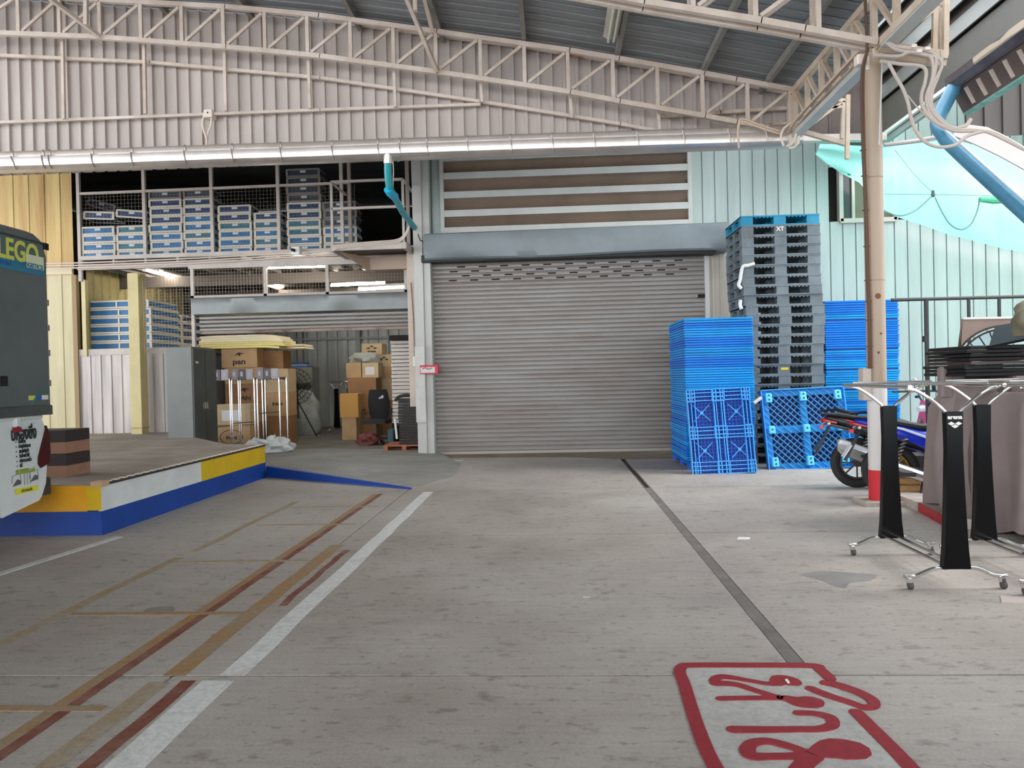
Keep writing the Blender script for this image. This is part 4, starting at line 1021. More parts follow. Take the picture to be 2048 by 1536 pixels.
for k in range(3):
    o = MB().bbox(tx0-.05+.06*k, tx1-.12-.05*k, 19.35, 19.8, tzz+k*.045, tzz+.043+k*.045, .015).build('folded_cloth', mat(('cloth_blue','cloth_pale','cloth_navy')[k],((74,104,156),(150,170,200),(60,80,140))[k],.8), None)
    tag(o, ('lowest blue cloth folded on the grey covered table','pale blue cloth folded between the two darker ones','navy cloth folded topmost behind the fan')[k], 'cloth')
# stacked cartons right of centre
Ye = 17.0
pl = lambda *a, **k: pxbox(*a, **k)
zfl2 = ZI
g = 'cartons piled before the inner back wall'
def chain(items, Y):
    z = ZI
    for (a_, b_, top, m, lb, kw) in items:
        p, q = PY(a_,top,Y), PY(b_,top,Y); zt0 = (p.z+q.z)/2
        carton(p.x, q.x, Y+random.uniform(-.02,.02), .55, z, zt0, m, lb, group=g, **kw); z = zt0+.002
chain([(697,752,825,m_card2,'tall plain brown carton at the foot of the central pile',{}),(695,752,755,m_card2,'orange brown carton in the middle of the central pile',{}),(692,722,726,m_card,'small square carton on the left of the central pile',{})], 17.2)
p, q = PY(724,726,17.2), PY(757,755,17.2); carton(p.x, q.x, 17.2, .5, q.z, p.z, m_card3, 'carton with a taped white sheet on the central pile', group=g, logo='label')
p, q = PY(693,706,17.2), PY(756,727,17.2)
blob('grey_bag', ((p.x+q.x)/2,17.5,q.z+.005), (q.x-p.x)*.52,.28,.17, mat('bag_grey',(156,158,150),.5,0,.1,6,bump=.5,bscale=10), 'grey plastic bag lying on the central carton pile', 'bag', 12)
chain([(745,785,800,m_card2,'brown carton at the foot of the pile behind the office chair',{}),(748,786,757,m_card3,'torn pale carton above the one behind the office chair',{}),(750,786,733,m_card,'brown carton with torn paper in the right hand pile',{}),(752,784,709,m_card3,'carton printed with diamonds in the right hand pile',dict(logo='diamonds')),(723,764,687,m_card3,'wide carton with printed diamonds at the top of both piles',dict(logo='diamonds',txt='arena',tz=.07)),], 17.9)
pxbox(680,716,787,823,16.4,.4,mat('cardboard_orange',(196,146,74),.7),'orange tan carton leaning out left of the pile on a stand',z0=ZI+.5) 
pxbox(684,712,823,868,16.45,.35,m_card,'plain carton standing under the orange tan carton',z0=ZI)
# stack of pale panels by the post
pt = PY(800,672,15.3)
x0, x1 = PY(783,750,15.3).x, PY(822,750,15.3).x
nP = 22; z = ZI+.42; hstep = (PY(800,680,15.3).z-z)/nP
bs = thing('low_stand', 'dark low stand under the stack of pale boards near the post', 'stand', (x0,15.3,ZI))
MB().box(x0,x1,15.3,15.9,z-.06,z-.002).build('top', m_dark, bs)
for xx in (x0+.04,x1-.04): MB().box(xx-.03,xx+.03,15.32,15.88,ZI,z-.06).build('leg', m_dark, bs)
m_pb = mat('pale_board', (216,206,196), .5); bp0 = None
for i in range(nP):
    if bp0 is None:
        bp0 = MB().bbox(-(x1-x0)/2,(x1-x0)/2,0,.55,0,hstep-.014,.006).build('board', m_pb, None); o = bp0
    else: o = bp0.copy(); C.objects.link(o)
    o.location = ((x0+x1)/2+random.uniform(-.008,.008), 15.3, z+i*hstep)
    tag(o, f'pale board, {rank(i,nP)} of the stack behind the black grilles', 'board', 'pale boards by the post')
o = MB().bbox(x0-.02,x1+.04,15.25,15.85,z+nP*hstep,z+nP*hstep+.1,.01).build('black_box', m_dark, None); tag(o, 'flat black box on top of the pale board stack', 'box')
# red wooden pallet and stack of black chrome grilles
pa, pb = PZ(768,908,.01), PZ(848,908,.01)
wp = thing('wooden_pallet', 'reddish wooden pallet at the foot of the post between the bays', 'pallet', (pa.x,13.85,0.055))
m_rp = mat('pallet_red', (186,112,78), .7, 0, .15, 8)
W_ = pb.x-pa.x; yo = 13.88; base = .06
for k in range(3): MB().box(pa.x+k*(W_-.08)/2, pa.x+k*(W_-.08)/2+.08, yo, yo+.8, base+.02, base+.09).build('stringer', m_rp, wp)
for k in range(5): MB().box(pa.x, pa.x+W_, yo+k*.17, yo+k*.17+.12, base+.09, base+.115).build('plank', m_rp, wp)
for k in range(3): MB().box(pa.x, pa.x+W_, yo+k*.34, yo+k*.34+.1, base, base+.02).build('plank', m_rp, wp)
gx0, gx1 = PY(797,850,14.0).x, PY(842,850,14.0).x; nG = 17; zg = base+.117
m_gr = mat('grille_black', (28,26,28), .4, .3)
grp = None
for i in range(nG):
    if grp is None:
        grp = thing('black_grille', '', 'grille'); hw = (gx1-gx0)/2
        MB().bbox(-hw, hw, 0, .5, 0, .034, .006).build('tray', m_gr, grp)
        MB().tube([(-hw*.96,-.006,.04),(hw*.96,-.006,.04)], .008, 6).build('chrome_rod', m_chrome, grp)
        o = grp
    else: o = dup(grp, (0,0,0))
    o.location = ((gx0+gx1)/2+random.uniform(-.006,.006), 14.0, zg+i*.0515); o['label'] = f'black tray with a chrome rod, {rank(i,nG)} of the stack on the red pallet'; o['group'] = 'black trays on the red pallet'
o = MB().tube(smooth_path([(gx0-.05,13.99,zg+nG*.0515-.05),(gx0+.02,13.99,zg+nG*.0515+.02),(gx0+.15,13.99,zg+nG*.0515+.05),(gx1-.05,13.99,zg+nG*.0515+.04)],4), .03, 8).build('black_bag', m_dark, None, True); tag(o, 'limp black bag lying over the topmost black tray', 'bag')
for px, y0_, y1_, lb in ((790,838,878,'short white tube leaning left of the black tray stack'),(845,878,893,'short white tube leaning right of the black tray stack')):
    o = MB().tube([PY(px+4,y1_,13.93),PY(px,y0_,13.97)] if px < 800 else [PY(px,y1_,13.93),PY(px+2,y0_,13.95)], .022, 8).build('white_tube', m_white, None); tag(o, lb, 'tube')
# office chair
ch = thing('office_chair', 'black office chair with a reclined high back before the carton pile', 'chair')
cp_ = PY(752,882,15.2)
secs = []
for i in range(9):
    t = i/8; hw = .20+.05*math.sin(t*2.2)-.06*t*t; z = .50+t*.62; y = .02-.14*t
    secs.append([(hw*math.cos(a)*(1 if abs(math.cos(a))<.9 else 1), y+.05*math.sin(a)-.03*(1-abs(math.cos(a))), z) for a in [2*math.pi*k/14 for k in range(14)]])
MB().loft(secs).build('backrest', mat('chair_black',(30,28,30),.7), ch, True)
MB().prism([(.02,.92),(.12,.94),(.12,1.0),(.03,.98)], 'y', -.155, -.15).build('logo_patch', mat('patch_grey',(190,190,190),.6), ch)
MB().bbox(-.25,.25,-.5,0,.42,.52,.03).build('seat', mat('chair_black',(30,28,30)), ch)
MB().tube([(0,-.25,.42),(0,-.25,.12)], .03, 10).build('gas_column', m_dark, ch)
for i in range(5):
    a = 2*math.pi*i/5+.3; q = (.3*math.cos(a),-.25+.3*math.sin(a))
    MB().tube([(0,-.25,.12),(q[0],q[1],.085)], [.028,.018], 8).build('base_leg', mat('chair_maroon',(96,58,56),.5), ch)
    MB().lathe([(0,-.02),(.035,-.02),(.035,.02),(0,.02)], (q[0],q[1],.036), 'x', 12).build('caster', m_black, ch)
for s_ in (-1,1):
    MB().tube(smooth_path([(s_*.24,-.35,.46),(s_*.3,-.36,.6),(s_*.3,-.3,.7),(s_*.3,-.1,.7)],3), .02, 8).build('armrest', m_dark, ch, True)
ch.location = (cp_.x,15.6,ZI)
blob('black_bag', (PY(781,860,15.3).x+.08,15.95,ZI), .2,.18,.40, mat('bag_black',(36,36,40),.5,0,.2,9,bump=.5,bscale=12), 'black shapeless bag beside the office chair', 'bag', 21)
o = MB().bbox(PY(777,880,14.9).x,PY(790,880,14.9).x,14.8,15.15,ZI,ZI+.33,.02).build('teal_bin', mat('bin_teal',(48,84,90),.5), None); tag(o, 'dark teal plastic bin between the chair and the black trays', 'bin')
blob('red_sack', (PY(735,880,15.0).x,15.05,ZI), .22,.15,.16, mat('sack_red',(120,58,50),.6,0,.2,8,bump=.5,bscale=12), 'dull red cloth bundle on the floor before the office chair', 'bundle', 31)

# dock cartons by the truck
Yk = 7.45; p = PY(90,950,Yk); q = PY(131,860,Yk)
zz_ = HD
cols = [(176,130,104),(64,50,48),(176,130,104),(60,48,48)]
lbs = ['lowest tan layer carton on the dock behind the truck','dark printed carton second from the dock floor','tan carton third from the dock floor','dark carton on top of the pile behind the truck']
hh_ = (q.z-zz_)/4
for i in range(4):
    o = MB().bbox(p.x-.45, q.x, Yk, Yk+.4, zz_+i*hh_, zz_+(i+1)*hh_-.003, .004).build('flat_carton', mat('flatcarton_%d' % i, cols[i], .7, 0, .1, 5), None); tag(o, lbs[i], 'box', 'flat cartons behind the truck')
# hanging racks at the back of the bay
# ================================================================= PALLETS
m_bp = mat('pallet_black', (118,130,136), .5, 0, .2, 3); m_bp2 = mat('pallet_shadow', (54,60,64), .6, 0, .2, 3)
def black_pallet(mm, label):
    t = thing('black_pallet', label, 'pallet'); W, D, Hh = 1.16, 1.0, .148
    b = MB(); b.box(-W/2, W/2, 0, D, Hh-.022, Hh-.004); b.build('deck', mm, t)
    b = MB()
    for x in (-W/2, -W/2+.02): pass
    b.box(-W/2, W/2, -.004, .02, Hh-.022, Hh).box(-W/2, W/2, D-.02, D, Hh-.036, Hh).box(-W/2,-W/2+.02,.02,D-.02,Hh-.036,Hh).box(W/2-.02,W/2,.02,D-.02,Hh-.036,Hh); b.build('deck_rim', mm, t)
    b = MB(); b.box(-W/2,W/2,0,.12,0,.016).box(-W/2,W/2,D-.12,D,0,.02).box(-W/2,-W/2+.12,.12,D-.12,0,.02).box(W/2-.12,W/2,.12,D-.12,0,.02).box(-.08,.08,.12,D-.12,0,.02); b.build('runner_frame', mm, t)
    for x0, x1 in ((-W/2,-W/2+.185),(-.095,.09),(W/2-.19,W/2)):
        for y0 in (0,.42,.84): MB().box(x0+.003, x1-.003, y0+.002, y0+.158, .016, Hh-.022).build('block', mm, t)
    for k in range(5):
        for s_ in (-1,1): MB().box(s_*.24-.12+k*.055, s_*.24-.095+k*.055, -.003, .03, Hh-.038, Hh-.026).build('rib', mm, t)
    return t
bpp = black_pallet(m_bp, '')
m_tp = mat('pallet_teal', (30,150,190), .5, 0, .15, 3)
YBk = 11.5; pxr = [(445,1638),(470,1638),(500,1638),(540,1639),(580,1642),(620,1645),(640,1648),(675,1647),(720,1646),(800,1646),(920,1647)]
NB = 24; zz_ = 0.0
zB = [i*.1494 for i in range(NB)]
for i in range(NB):
    z = zB[i]; py = 744-(z-1.4+.07)*1500/11.45
    xr_ = PY(interp(pxr, py)+random.uniform(-1,1), py, YBk).x
    o = bpp if i == 0 else dup(bpp, (0,0,0))
    o.location = (xr_-.58, YBk-.05+random.uniform(-.02,.02), z); o.rotation_euler = (0,0,random.uniform(-.008,.008))
    o['label'] = f'black plastic pallet, {rank(i,NB+1)} of the tall dark pallet tower'; o['group'] = 'black plastic pallets in the tall tower'
    if i == NB-1: text('XT', .085, (xr_-.58-.01, YBk-.06-.006, z+.085), (1,0,0), (0,0,1), m_white, None, 'printed_mark', bold=.003).parent = None
    if i == NB-1:
        lt = [x for x in bpy.data.objects if x.name.startswith('printed_mark')][0]
        m_ = Matrix.Translation(-Vector(o.location)); lt.data.transform(m_); lt.parent = o
    if i == 9:
        b = MB().box(-.05,.06,-.0065,-.004,.07,.105).build('yellow_mark', mat('mark_yellow',(226,206,40),.5), None); b.parent = o
tp = black_pallet(m_tp, 'bright blue plastic pallet lying on top of the black pallet tower'); tp.location = (PY(1636,440,YBk).x-.575, YBk-.05, NB*.1494)
# white tape knots on the tower
for pts, lb in (([(1509,527),(1496,531),(1486,533),(1482,546),(1480,560),(1477,570),(1483,577)],'white strip of tape knotted down the side of the black pallet tower'),([(1508,806),(1516,800),(1523,795)],'short white strap end sticking out beside the front blue stack'),([(1481,600),(1480,610),(1483,618)],'small white tape knot low on the black tower side')):
    o = MB().tube(smooth_path([PY(a,b,11.4 if b<700 else 10.9) for a,b in pts],4), .026, 7).build('tape_strip', m_white, None, True); tag(o, lb, 'tape')

m_b1 = mat('pallet_bright_blue', (6,126,232), .38, 0, .12, 2, spec=.25); m_b2 = mat('pallet_sky_blue', (10,158,240), .38, 0, .12, 2, spec=.25); m_b3 = mat('pallet_deep_blue', (8,100,216), .4, 0, .12, 2)
pitchgap = .03
def nest_pallet(mm, W, D, hh, th):
    t = thing('blue_pallet', '', 'pallet')
    t1 = th*.52
    b = MB(); b.bbox(-W/2, W/2, 0, D, hh-t1, hh, .006); b.build('deck', mm, t)
    MB().box(-W/2+.018, W/2-.018, .016, D-.016, .0, hh-t1).build('core', mat('pallet_gap_blue',(6,50,130),.6), t)
    MB().bbox(-W/2+.006, W/2-.006, .005, D-.005, (pitchgap if hh > .075 else .008), hh-t1-.008, .004).build('skirt', mm, t)
    return t
def nest_stack(x_c, Y, W, D, n, pitch, lab, group, first_z=.12, gaps=(), seed=1, rot=0):
    rnd = random.Random(seed); ps = {}
    z = first_z
    for i in range(n):
        mm = (m_b1, m_b2, m_b1, m_b3)[rnd.choice((0,1,1,0,2))] if not (n*.35 < i < n*.6) else m_b2
        th = pitch*.78; hp = pitch
        key = (mm.name, 1 if i in gaps else 0)
        if key not in ps: o = ps[key] = nest_pallet(mm, W, D, hp+(.025 if i in gaps else 0), th)
        else: o = dup(ps[key], (0,0,0))
        o.location = (x_c+rnd.uniform(-.008,.008), Y+rnd.uniform(-.008,.008), z); o.rotation_euler = (0,0,rot+rnd.uniform(-.006,.006))
        o['label'] = lab % rank(i, n); o['group'] = group
        z += hp+(.025 if i in gaps else 0)+.0012
        o0 = o
    return z
xL_, xR2 = PY(1371,800,10.95).x, PY(1510,800,10.95).x
topz = PY(1440,635,10.95).z; nn_ = 29
nest_stack((xL_+xR2)/2, 10.95, xR2-xL_, 1.4, nn_, (topz-.12)/nn_-.0012, 'bright blue nesting pallet, %s of the front blue stack', 'nested blue pallets of the front stack', .12, (), 4)
legs = thing('blue_pallet', 'bottom blue pallet standing on legs under the front blue stack', 'pallet', (0,0,0))
cxs = (xL_+xR2)/2
MB().box(xL_, xR2, 10.95, 12.35, .085, .118).build('deck', m_b3, legs)
for x in (xL_+.07, cxs, xR2-.07):
    for y in (11.01, 11.6, 12.28): MB().lathe([(.055,0),(.06,.085)], (x,y,0), 'z', 14).build('leg', m_b3, legs)
x3, x4 = PY(1650,700,12.2).x, PY(1799,700,12.2).x; tz2 = PY(1700,601,12.2).z; n2 = 31; p2_ = (tz2-.1-.1)/n2-.0012
nest_stack((x3+x4)/2, 12.2, x4-x3, 1.1, n2, p2_, 'bright blue nesting pallet, %s of the rear blue stack beside the round column', 'nested blue pallets of the rear stack', .10, (13,17,21,27), 9)
legs2 = thing('blue_pallet', 'bottom blue pallet on legs under the rear blue stack', 'pallet')
MB().box(x3, x4, 12.2, 13.3, .07, .098).build('deck', m_b3, legs2)
for x in (x3+.07, (x3+x4)/2, x4-.07):
    for y in (12.26,12.75,13.24): MB().lathe([(.055,0),(.06,.07)], (x,y,0), 'z', 12).build('leg', m_b3, legs2)

# leaning pallets ---------------------------------------------------------
m_lp = mat('lean_pallet_blue', (20,110,220), .4, 0, .1, 3); m_lph = mat('lean_pallet_edge', (70,170,245), .35); m_lp2 = mat('lean_pallet_cyan', (20,134,204), .4, 0, .12, 3); m_lp2h = mat('lean_pallet_pad', (104,214,246), .35)
lp = thing('leaning_pallet', 'light blue ribbed pallet propped against the front blue stack, underside facing out', 'pallet')
W, Hq, T = .87, 1.19, .11        # local: x across, z up, y depth (front at 0)
b = MB()
for x0, x1 in ((-W/2,-W/2+.012),(-W/2+.05,-W/2+.06),(-W/2+.1,-W/2+.11),(-.075,-.06),(-.04,-.03),(.03,.04),(.06,.075),(W/2-.11,W/2-.1),(W/2-.06,W/2-.05),(W/2-.012,W/2)): b.box(x0,x1,.0,T,0,Hq)
b.build('long_rib', m_lph, lp)
b = MB()
for z in (0,.055,.11,.165,.5,.54,.60,.65,Hq-.165,Hq-.11,Hq-.055,Hq-.012): b.box(-W/2,W/2,.006,T-.02,z,z+.012)
b.build('cross_rib', m_lph, lp)
b = MB()
for i in range(1,17): 
    x = -W/2+i*W/17; b.box(x-.003,x+.003,.05,T-.01,0,Hq)
for i in range(1,24):
    z = i*Hq/24; b.box(-W/2,W/2,.05,T-.01,z-.003,z+.003)
b.build('fine_lattice', m_lp, lp)
MB().box(-W/2,W/2,T-.012,T,0,Hq).build('deck', mat('lean_deck',(16,70,170),.5), lp)
for cx_ in (-W/2+.055, 0, W/2-.055):
    for cz_ in (.09, .58, Hq-.09):
        b = MB(); w2, h2_ = (.055,.085) if cx_ else (.085,.085)
        for xx in (-w2,-w2/3,w2/3,w2): b.box(cx_+xx-.005,cx_+xx+.005,-.012,T*.6,cz_-h2_,cz_+h2_)
        for z_ in (-h2_,-h2_/3,h2_/3,h2_): b.box(cx_-w2,cx_+w2,-.012,T*.6,cz_+z_-.005,cz_+z_+.005)
        b.build('foot', m_lph, lp)
for cx_ in (-.24, .24):
    for cz_ in (.33, .86):
        b = MB()
        for a in (0.78,2.36,3.93,5.5): b.bar((cx_,.045,cz_),(cx_+.16*math.cos(a),.045,cz_+.16*math.sin(a)),.008,.012)
        b.lathe([(.016,-.01),(.024,-.01),(.024,.01),(.016,.01)],(cx_,.045,cz_),'y',12); b.build('star_rib', m_lph, lp)
ax_ = math.atan2(PY(1378,778,10.5).x-PY(1390,947,10.4).x, 1.19)
pb_ = PZ(1449,947)
lp.location = (pb_.x, pb_.y-.03, 0); lp.rotation_euler = (-.17, ax_*.9, .0)
lq = thing('leaning_pallet', 'cyan blue pallet with diagonal lattice leaning on the black pallet tower', 'pallet')
W, Hq, T = 1.18, 1.17, .12
b = MB()
for x0, x1 in ((-W/2,-W/2+.1),(-.05,.05),(W/2-.1,W/2)): b.box(x0,x1,.05,T,0,Hq)
for z0, z1 in ((0,.1),(Hq/2-.055,Hq/2+.055),(Hq-.1,Hq)): b.box(-W/2,W/2,.052,T-.002,z0,z1)
b.build('frame', m_lp2, lq)
b = MB()
for x0, x1 in ((-W/2,-W/2+.012),(W/2-.012,W/2)): b.box(x0,x1,.0,T,0,Hq)
for z0, z1 in ((0,.012),(Hq-.012,Hq)): b.box(-W/2,W/2,.0,T,z0,z1)
b.build('edge', m_lph, lq)
for xa in (-W/2+.1, .05):
    for za in (.1, Hq/2+.055):
        w2 = W/2-.15; h2_ = Hq/2-.155; b = MB()
        for s_ in (1,-1):
            k = -h2_
            while k < w2:
                x0_ = max(0,k); x1_ = min(w2,k+h2_)
                if x1_-x0_ > .02:
                    z0_, z1_ = x0_-k, x1_-k
                    if s_ < 0: z0_, z1_ = h2_-z0_, h2_-z1_
                    b.bar((xa+x0_,.075+.012*s_,za+z0_),(xa+x1_,.075+.012*s_,za+z1_),.012,.03,(0,1,0))
                k += .095
        b.build('lattice', mat('lattice_pale',(70,150,214),.4), lq)
b = MB()
for x0 in (-W/2+.02,-.04,W/2-.09):
    z = .05
    while z < Hq-.1: b.bar((x0,.045,z+.08),(x0+.075,.045,z),.01,.014,(0,1,0)); z += .1
for z0 in (.015,Hq/2-.045,Hq-.095):
    x = -W/2+.05
    while x < W/2-.1: b.bar((x,.045,z0+.08),(x+.09,.045,z0),.01,.014,(0,1,0)); x += .12
b.build('diagonal_rib', m_lph, lq)
for cx_ in (-W/2+.1, 0-.0, W/2-.1):
    for cz_ in (.12, Hq/2, Hq-.12):
        f = MB().bbox(cx_-.045,cx_+.045,-.02,.06,cz_-(.065 if cz_!=Hq/2 else .055),cz_+(.065 if cz_!=Hq/2 else .055),.01).build('foot', m_lp2h, lq)
        for dz in ((-.03,.03) if cz_ != Hq/2 else (0,)): MB().tube([(cx_,-.023,cz_+dz),(cx_,-.015,cz_+dz)],.014,10).build('hole', mat('hole_navy',(16,60,120),.6), f)
MB().box(-W/2+.09,W/2-.09,T+.01,T+.02,.09,Hq-.09).build('deck', mat('deep_navy_deck',(12,34,84),.6), lq)
pb_ = PZ(1619,938); lq.location = (pb_.x+.03, pb_.y, 0); lq.rotation_euler = (-.2, -.03, .0)

# ================================================================= ROUND COLUMN, KERB, FENCE
pc_ = PZ(1759,1006); cxx, cyy = 3.33, 7.92
rc = struct('column', (cxx,cyy,0))
m_colb = mat('column_beige', (168,148,128), .5, 0, .12, 2.5, col2=(176,140,108), lo=.24, hi=.34, bump=.05, bscale=8)
m_colw = mat('column_white', (206,200,196), .5); m_colr = mat('column_red', (196,20,34), .45)
rr = .094
MB().lathe([(rr,1.2),(rr,4.62)], (cxx,cyy,0), 'z', 28).build('shaft', m_colb, rc, True)
MB().lathe([(rr+.001,.36),(rr+.001,1.2)], (cxx,cyy,0), 'z', 28).build('white_band', m_colw, rc, True)
MB().lathe([(rr+.002,.05),(rr+.002,.36)], (cxx,cyy,0), 'z', 28).build('red_band', m_colr, rc, True)
MB().bbox(cxx-.19, cxx+.22, cyy-.16, cyy+.22, 0, .05, .01).build('base_pad', mat('pad_concrete',(188,178,166),.8,0,.2,6), rc)
MB().bbox(cxx-.02, cxx+.24, cyy-.1, cyy+.1, 4.55, 4.66, .01).build('head_bracket', m_truss, rc)
for z in (3.35, 2.3): MB().lathe([(rr+.001,z),(rr+.003,z+.004),(rr+.001,z+.008)], (cxx,cyy,0), 'z', 28).build('seam', mat('seam_brown',(160,124,96),.6), rc)
for px, py, s_ in ((1756,592,.03),(1757,705,.014),(1762,667,.012)):
    q = PY(px,py,cyy-rr)
    MB().lathe([(0,-.001),(s_,-.001),(s_*.8,.001),(0,.001)], (q.x,cyy-math.sqrt(max(0,rr**2-(q.x-cxx)**2))-.001,q.z), 'y', 9).build('rust_spot', mat('rust',(120,70,48),.8), rc)
bx_ = thing('switch_box', 'beige electrical box strapped to the left side of the round column', 'electrical box', (cxx-.14,cyy,1.3))
MB().bbox(cxx-.17, cxx-.085, cyy-.09, cyy+.05, PY(1730,800,7.9).z, PY(1730,736,7.9).z, .012).build('case', m_beige, bx_)
cc_ = thing('column_cables', 'dark brown cable clipped along the left side of the round column', 'cable', (cxx-.1,cyy,2))
pts = [(PY(1730,-4,7.7)), PY(1734,95,7.72), PY(1724,150,7.8), PY(1726,300,7.82), PY(1731,420,7.84), PY(1735,560,7.84), PY(1738,640,7.84), PY(1739,735,7.84)]
MB().tube(smooth_path(pts,5), .015, 7).build('cable', m_brownc, cc_, True)
MB().tube(smooth_path([p+Vector((.022,0,0)) for p in pts[1:]],5), .008, 6).build('cable', mat('cable_rust',(120,84,60),.7), cc_, True)
for p_ in smooth_path(pts[3:],2): MB().box(p_.x-.022,p_.x+.03,p_.y-.012,p_.y+.03,p_.z-.004,p_.z+.004).build('clip', m_brownc, cc_)
bxl = thing('junction_box', 'square cream junction box at the head of the round column', 'junction box', (cxx-.16,cyy-.1,4.3))
q0, q1 = PY(1711,132,7.85), PY(1729,110,7.85); MB().bbox(q0.x,q1.x,7.8,7.9,q0.z,q1.z,.01).build('case', mat('box_cream',(226,212,198)), bxl)

# kerb island
kb = struct('kerb', (5,7.5,0))
m_kc = mat('kerb_concrete', (190,182,172), .8, 0, .2, 4); m_kr = mat('kerb_red', (176,30,40), .5, 0, .2, 8)
K = [PZ(1797,1006), PZ(1838,1023), PZ(1880,1045), PZ(1893,1053)]
out = [(K[0].x,K[0].y),(K[1].x,K[1].y),(K[2].x,K[2].y),(K[3].x,K[3].y),(3.62,6.6),(12,6.6),(12,9.7),(4.4,9.7),(3.62,8.35)]
MB().prism(out, 'z', 0, .085).build('island_slab', m_kc, kb)
for a_, b_, m in ((K[0],K[1],m_kc),(K[1],K[3],m_kr)):
    MB().bar((a_.x-.005,a_.y-.005,.045),(b_.x-.005,b_.y-.005,.045), .014,.088).build('painted_face', m, kb)
wd = mat('timber_tan', (206,168,112), .7, 0, .25, 9, stretch=(1,6,6))
for i, (xa, xb, y_, z0) in enumerate(((1792,1856,8.15,.087),(1855,1880,8.2,.087),(1794,1842,8.2,.157),(1841,1900,8.18,.157))):
    p, q = PY(xa,995,y_), PY(xb,995,y_)
    o = MB().bbox(p.x,q.x,y_,y_+.3,z0,z0+.066,.006).build('wood_beam', wd, None)
    tag(o, ('lower left timber block on the kerb beneath the blue motorcycle','lower right timber block on the kerb half hidden by the tarpaulin','upper left timber block on the kerb','upper right timber block on the kerb beside the tarpaulin')[i], 'timber')
# pipe fence
fn = thing('pipe_fence', 'dark pipe frame standing before the pale siding behind the motorcycles', 'fence', (5,9.5,0))
m_fp = mat('fence_dark', (58,60,58), .5, .3); YFn = 9.5
pA = PY(1783,600,YFn); pB = PY(2040,594,YFn)
MB().tube([pA, (pB.x+2,YFn,pB.z)], .022, 10).build('top_rail', m_fp, fn)
for px, wd_ in ((1853,.027),(1938,.02),(1999,.02)):
    x = PY(px,650,YFn).x; MB().tube([(x,YFn,.07),(x,YFn,pB.z)], wd_, 10).build('post', m_fp, fn)
zq = PY(1800,783,YFn).z; MB().tube([(PY(1785,783,YFn).x,YFn,zq),(PY(1880,783,YFn).x,YFn,zq)], .014, 8).build('middle_rail', m_fp, fn)
x = PY(1853,650,YFn).x; MB().box(x-.04,x-.01,YFn-.03,YFn+.03,PY(1850,684,YFn).z,PY(1850,672,YFn).z).build('clamp', m_fp, fn)

# ================================================================= MOTORCYCLES
m_tyre = mat('tyre', (46,44,42), .75, 0, .2, 30); m_eng = mat('engine_grey', (70,68,66), .5, .5); m_blk = mat('bike_black', (26,26,30), .3)
def ring(b, c, R, r_, n=32, m_=8):
    secs = []
    for i in range(n):
        a = 2*math.pi*i/n
        secs.append([(c[0]+(R+r_*math.cos(t))*math.cos(a), c[1]+r_*.95*math.sin(t), c[2]+(R+r_*math.cos(t))*math.sin(a)) for t in [2*math.pi*k/m_ for k in range(m_)]])
    secs.append(secs[0]); return b.loft(secs, False)
def wheel(x, R, par, rimm, name='rear_wheel'):
    w_ = ring(MB(), (x,0,R), R-.05, .05).build('tyre', m_tyre, par, True)
    ring(MB(), (x,0,R), R-.11, .014, 32, 6).build('rim', rimm, w_, True)
    for i in range(8):
        a = 2*math.pi*i/8; MB().bar((x+.03*math.cos(a),0,R+.03*math.sin(a)),(x+(R-.11)*math.cos(a),0,R+(R-.11)*math.sin(a)),.016,.02,(0,1,0)).build('spoke', rimm, w_)
    MB().lathe([(.05,-.05),(.05,.05)], (x,0,R), 'y', 14).build('hub', m_eng, w_)
    return w_
def shell(path, par, m, name='body_panel', label=None, n=12):   # path: (x, z, halfwidth, halfheight)
    secs = []
    for x, z, hw, hh in path:
        secs.append([(x, hw*math.copysign(abs(math.cos(t))**.8, math.cos(t)), z+hh*math.copysign(abs(math.sin(t))**.8, math.sin(t))) for t in [2*math.pi*(k+.5)/n for k in range(n)]])
    return MB().loft(secs).build(name, m, par, True, label)
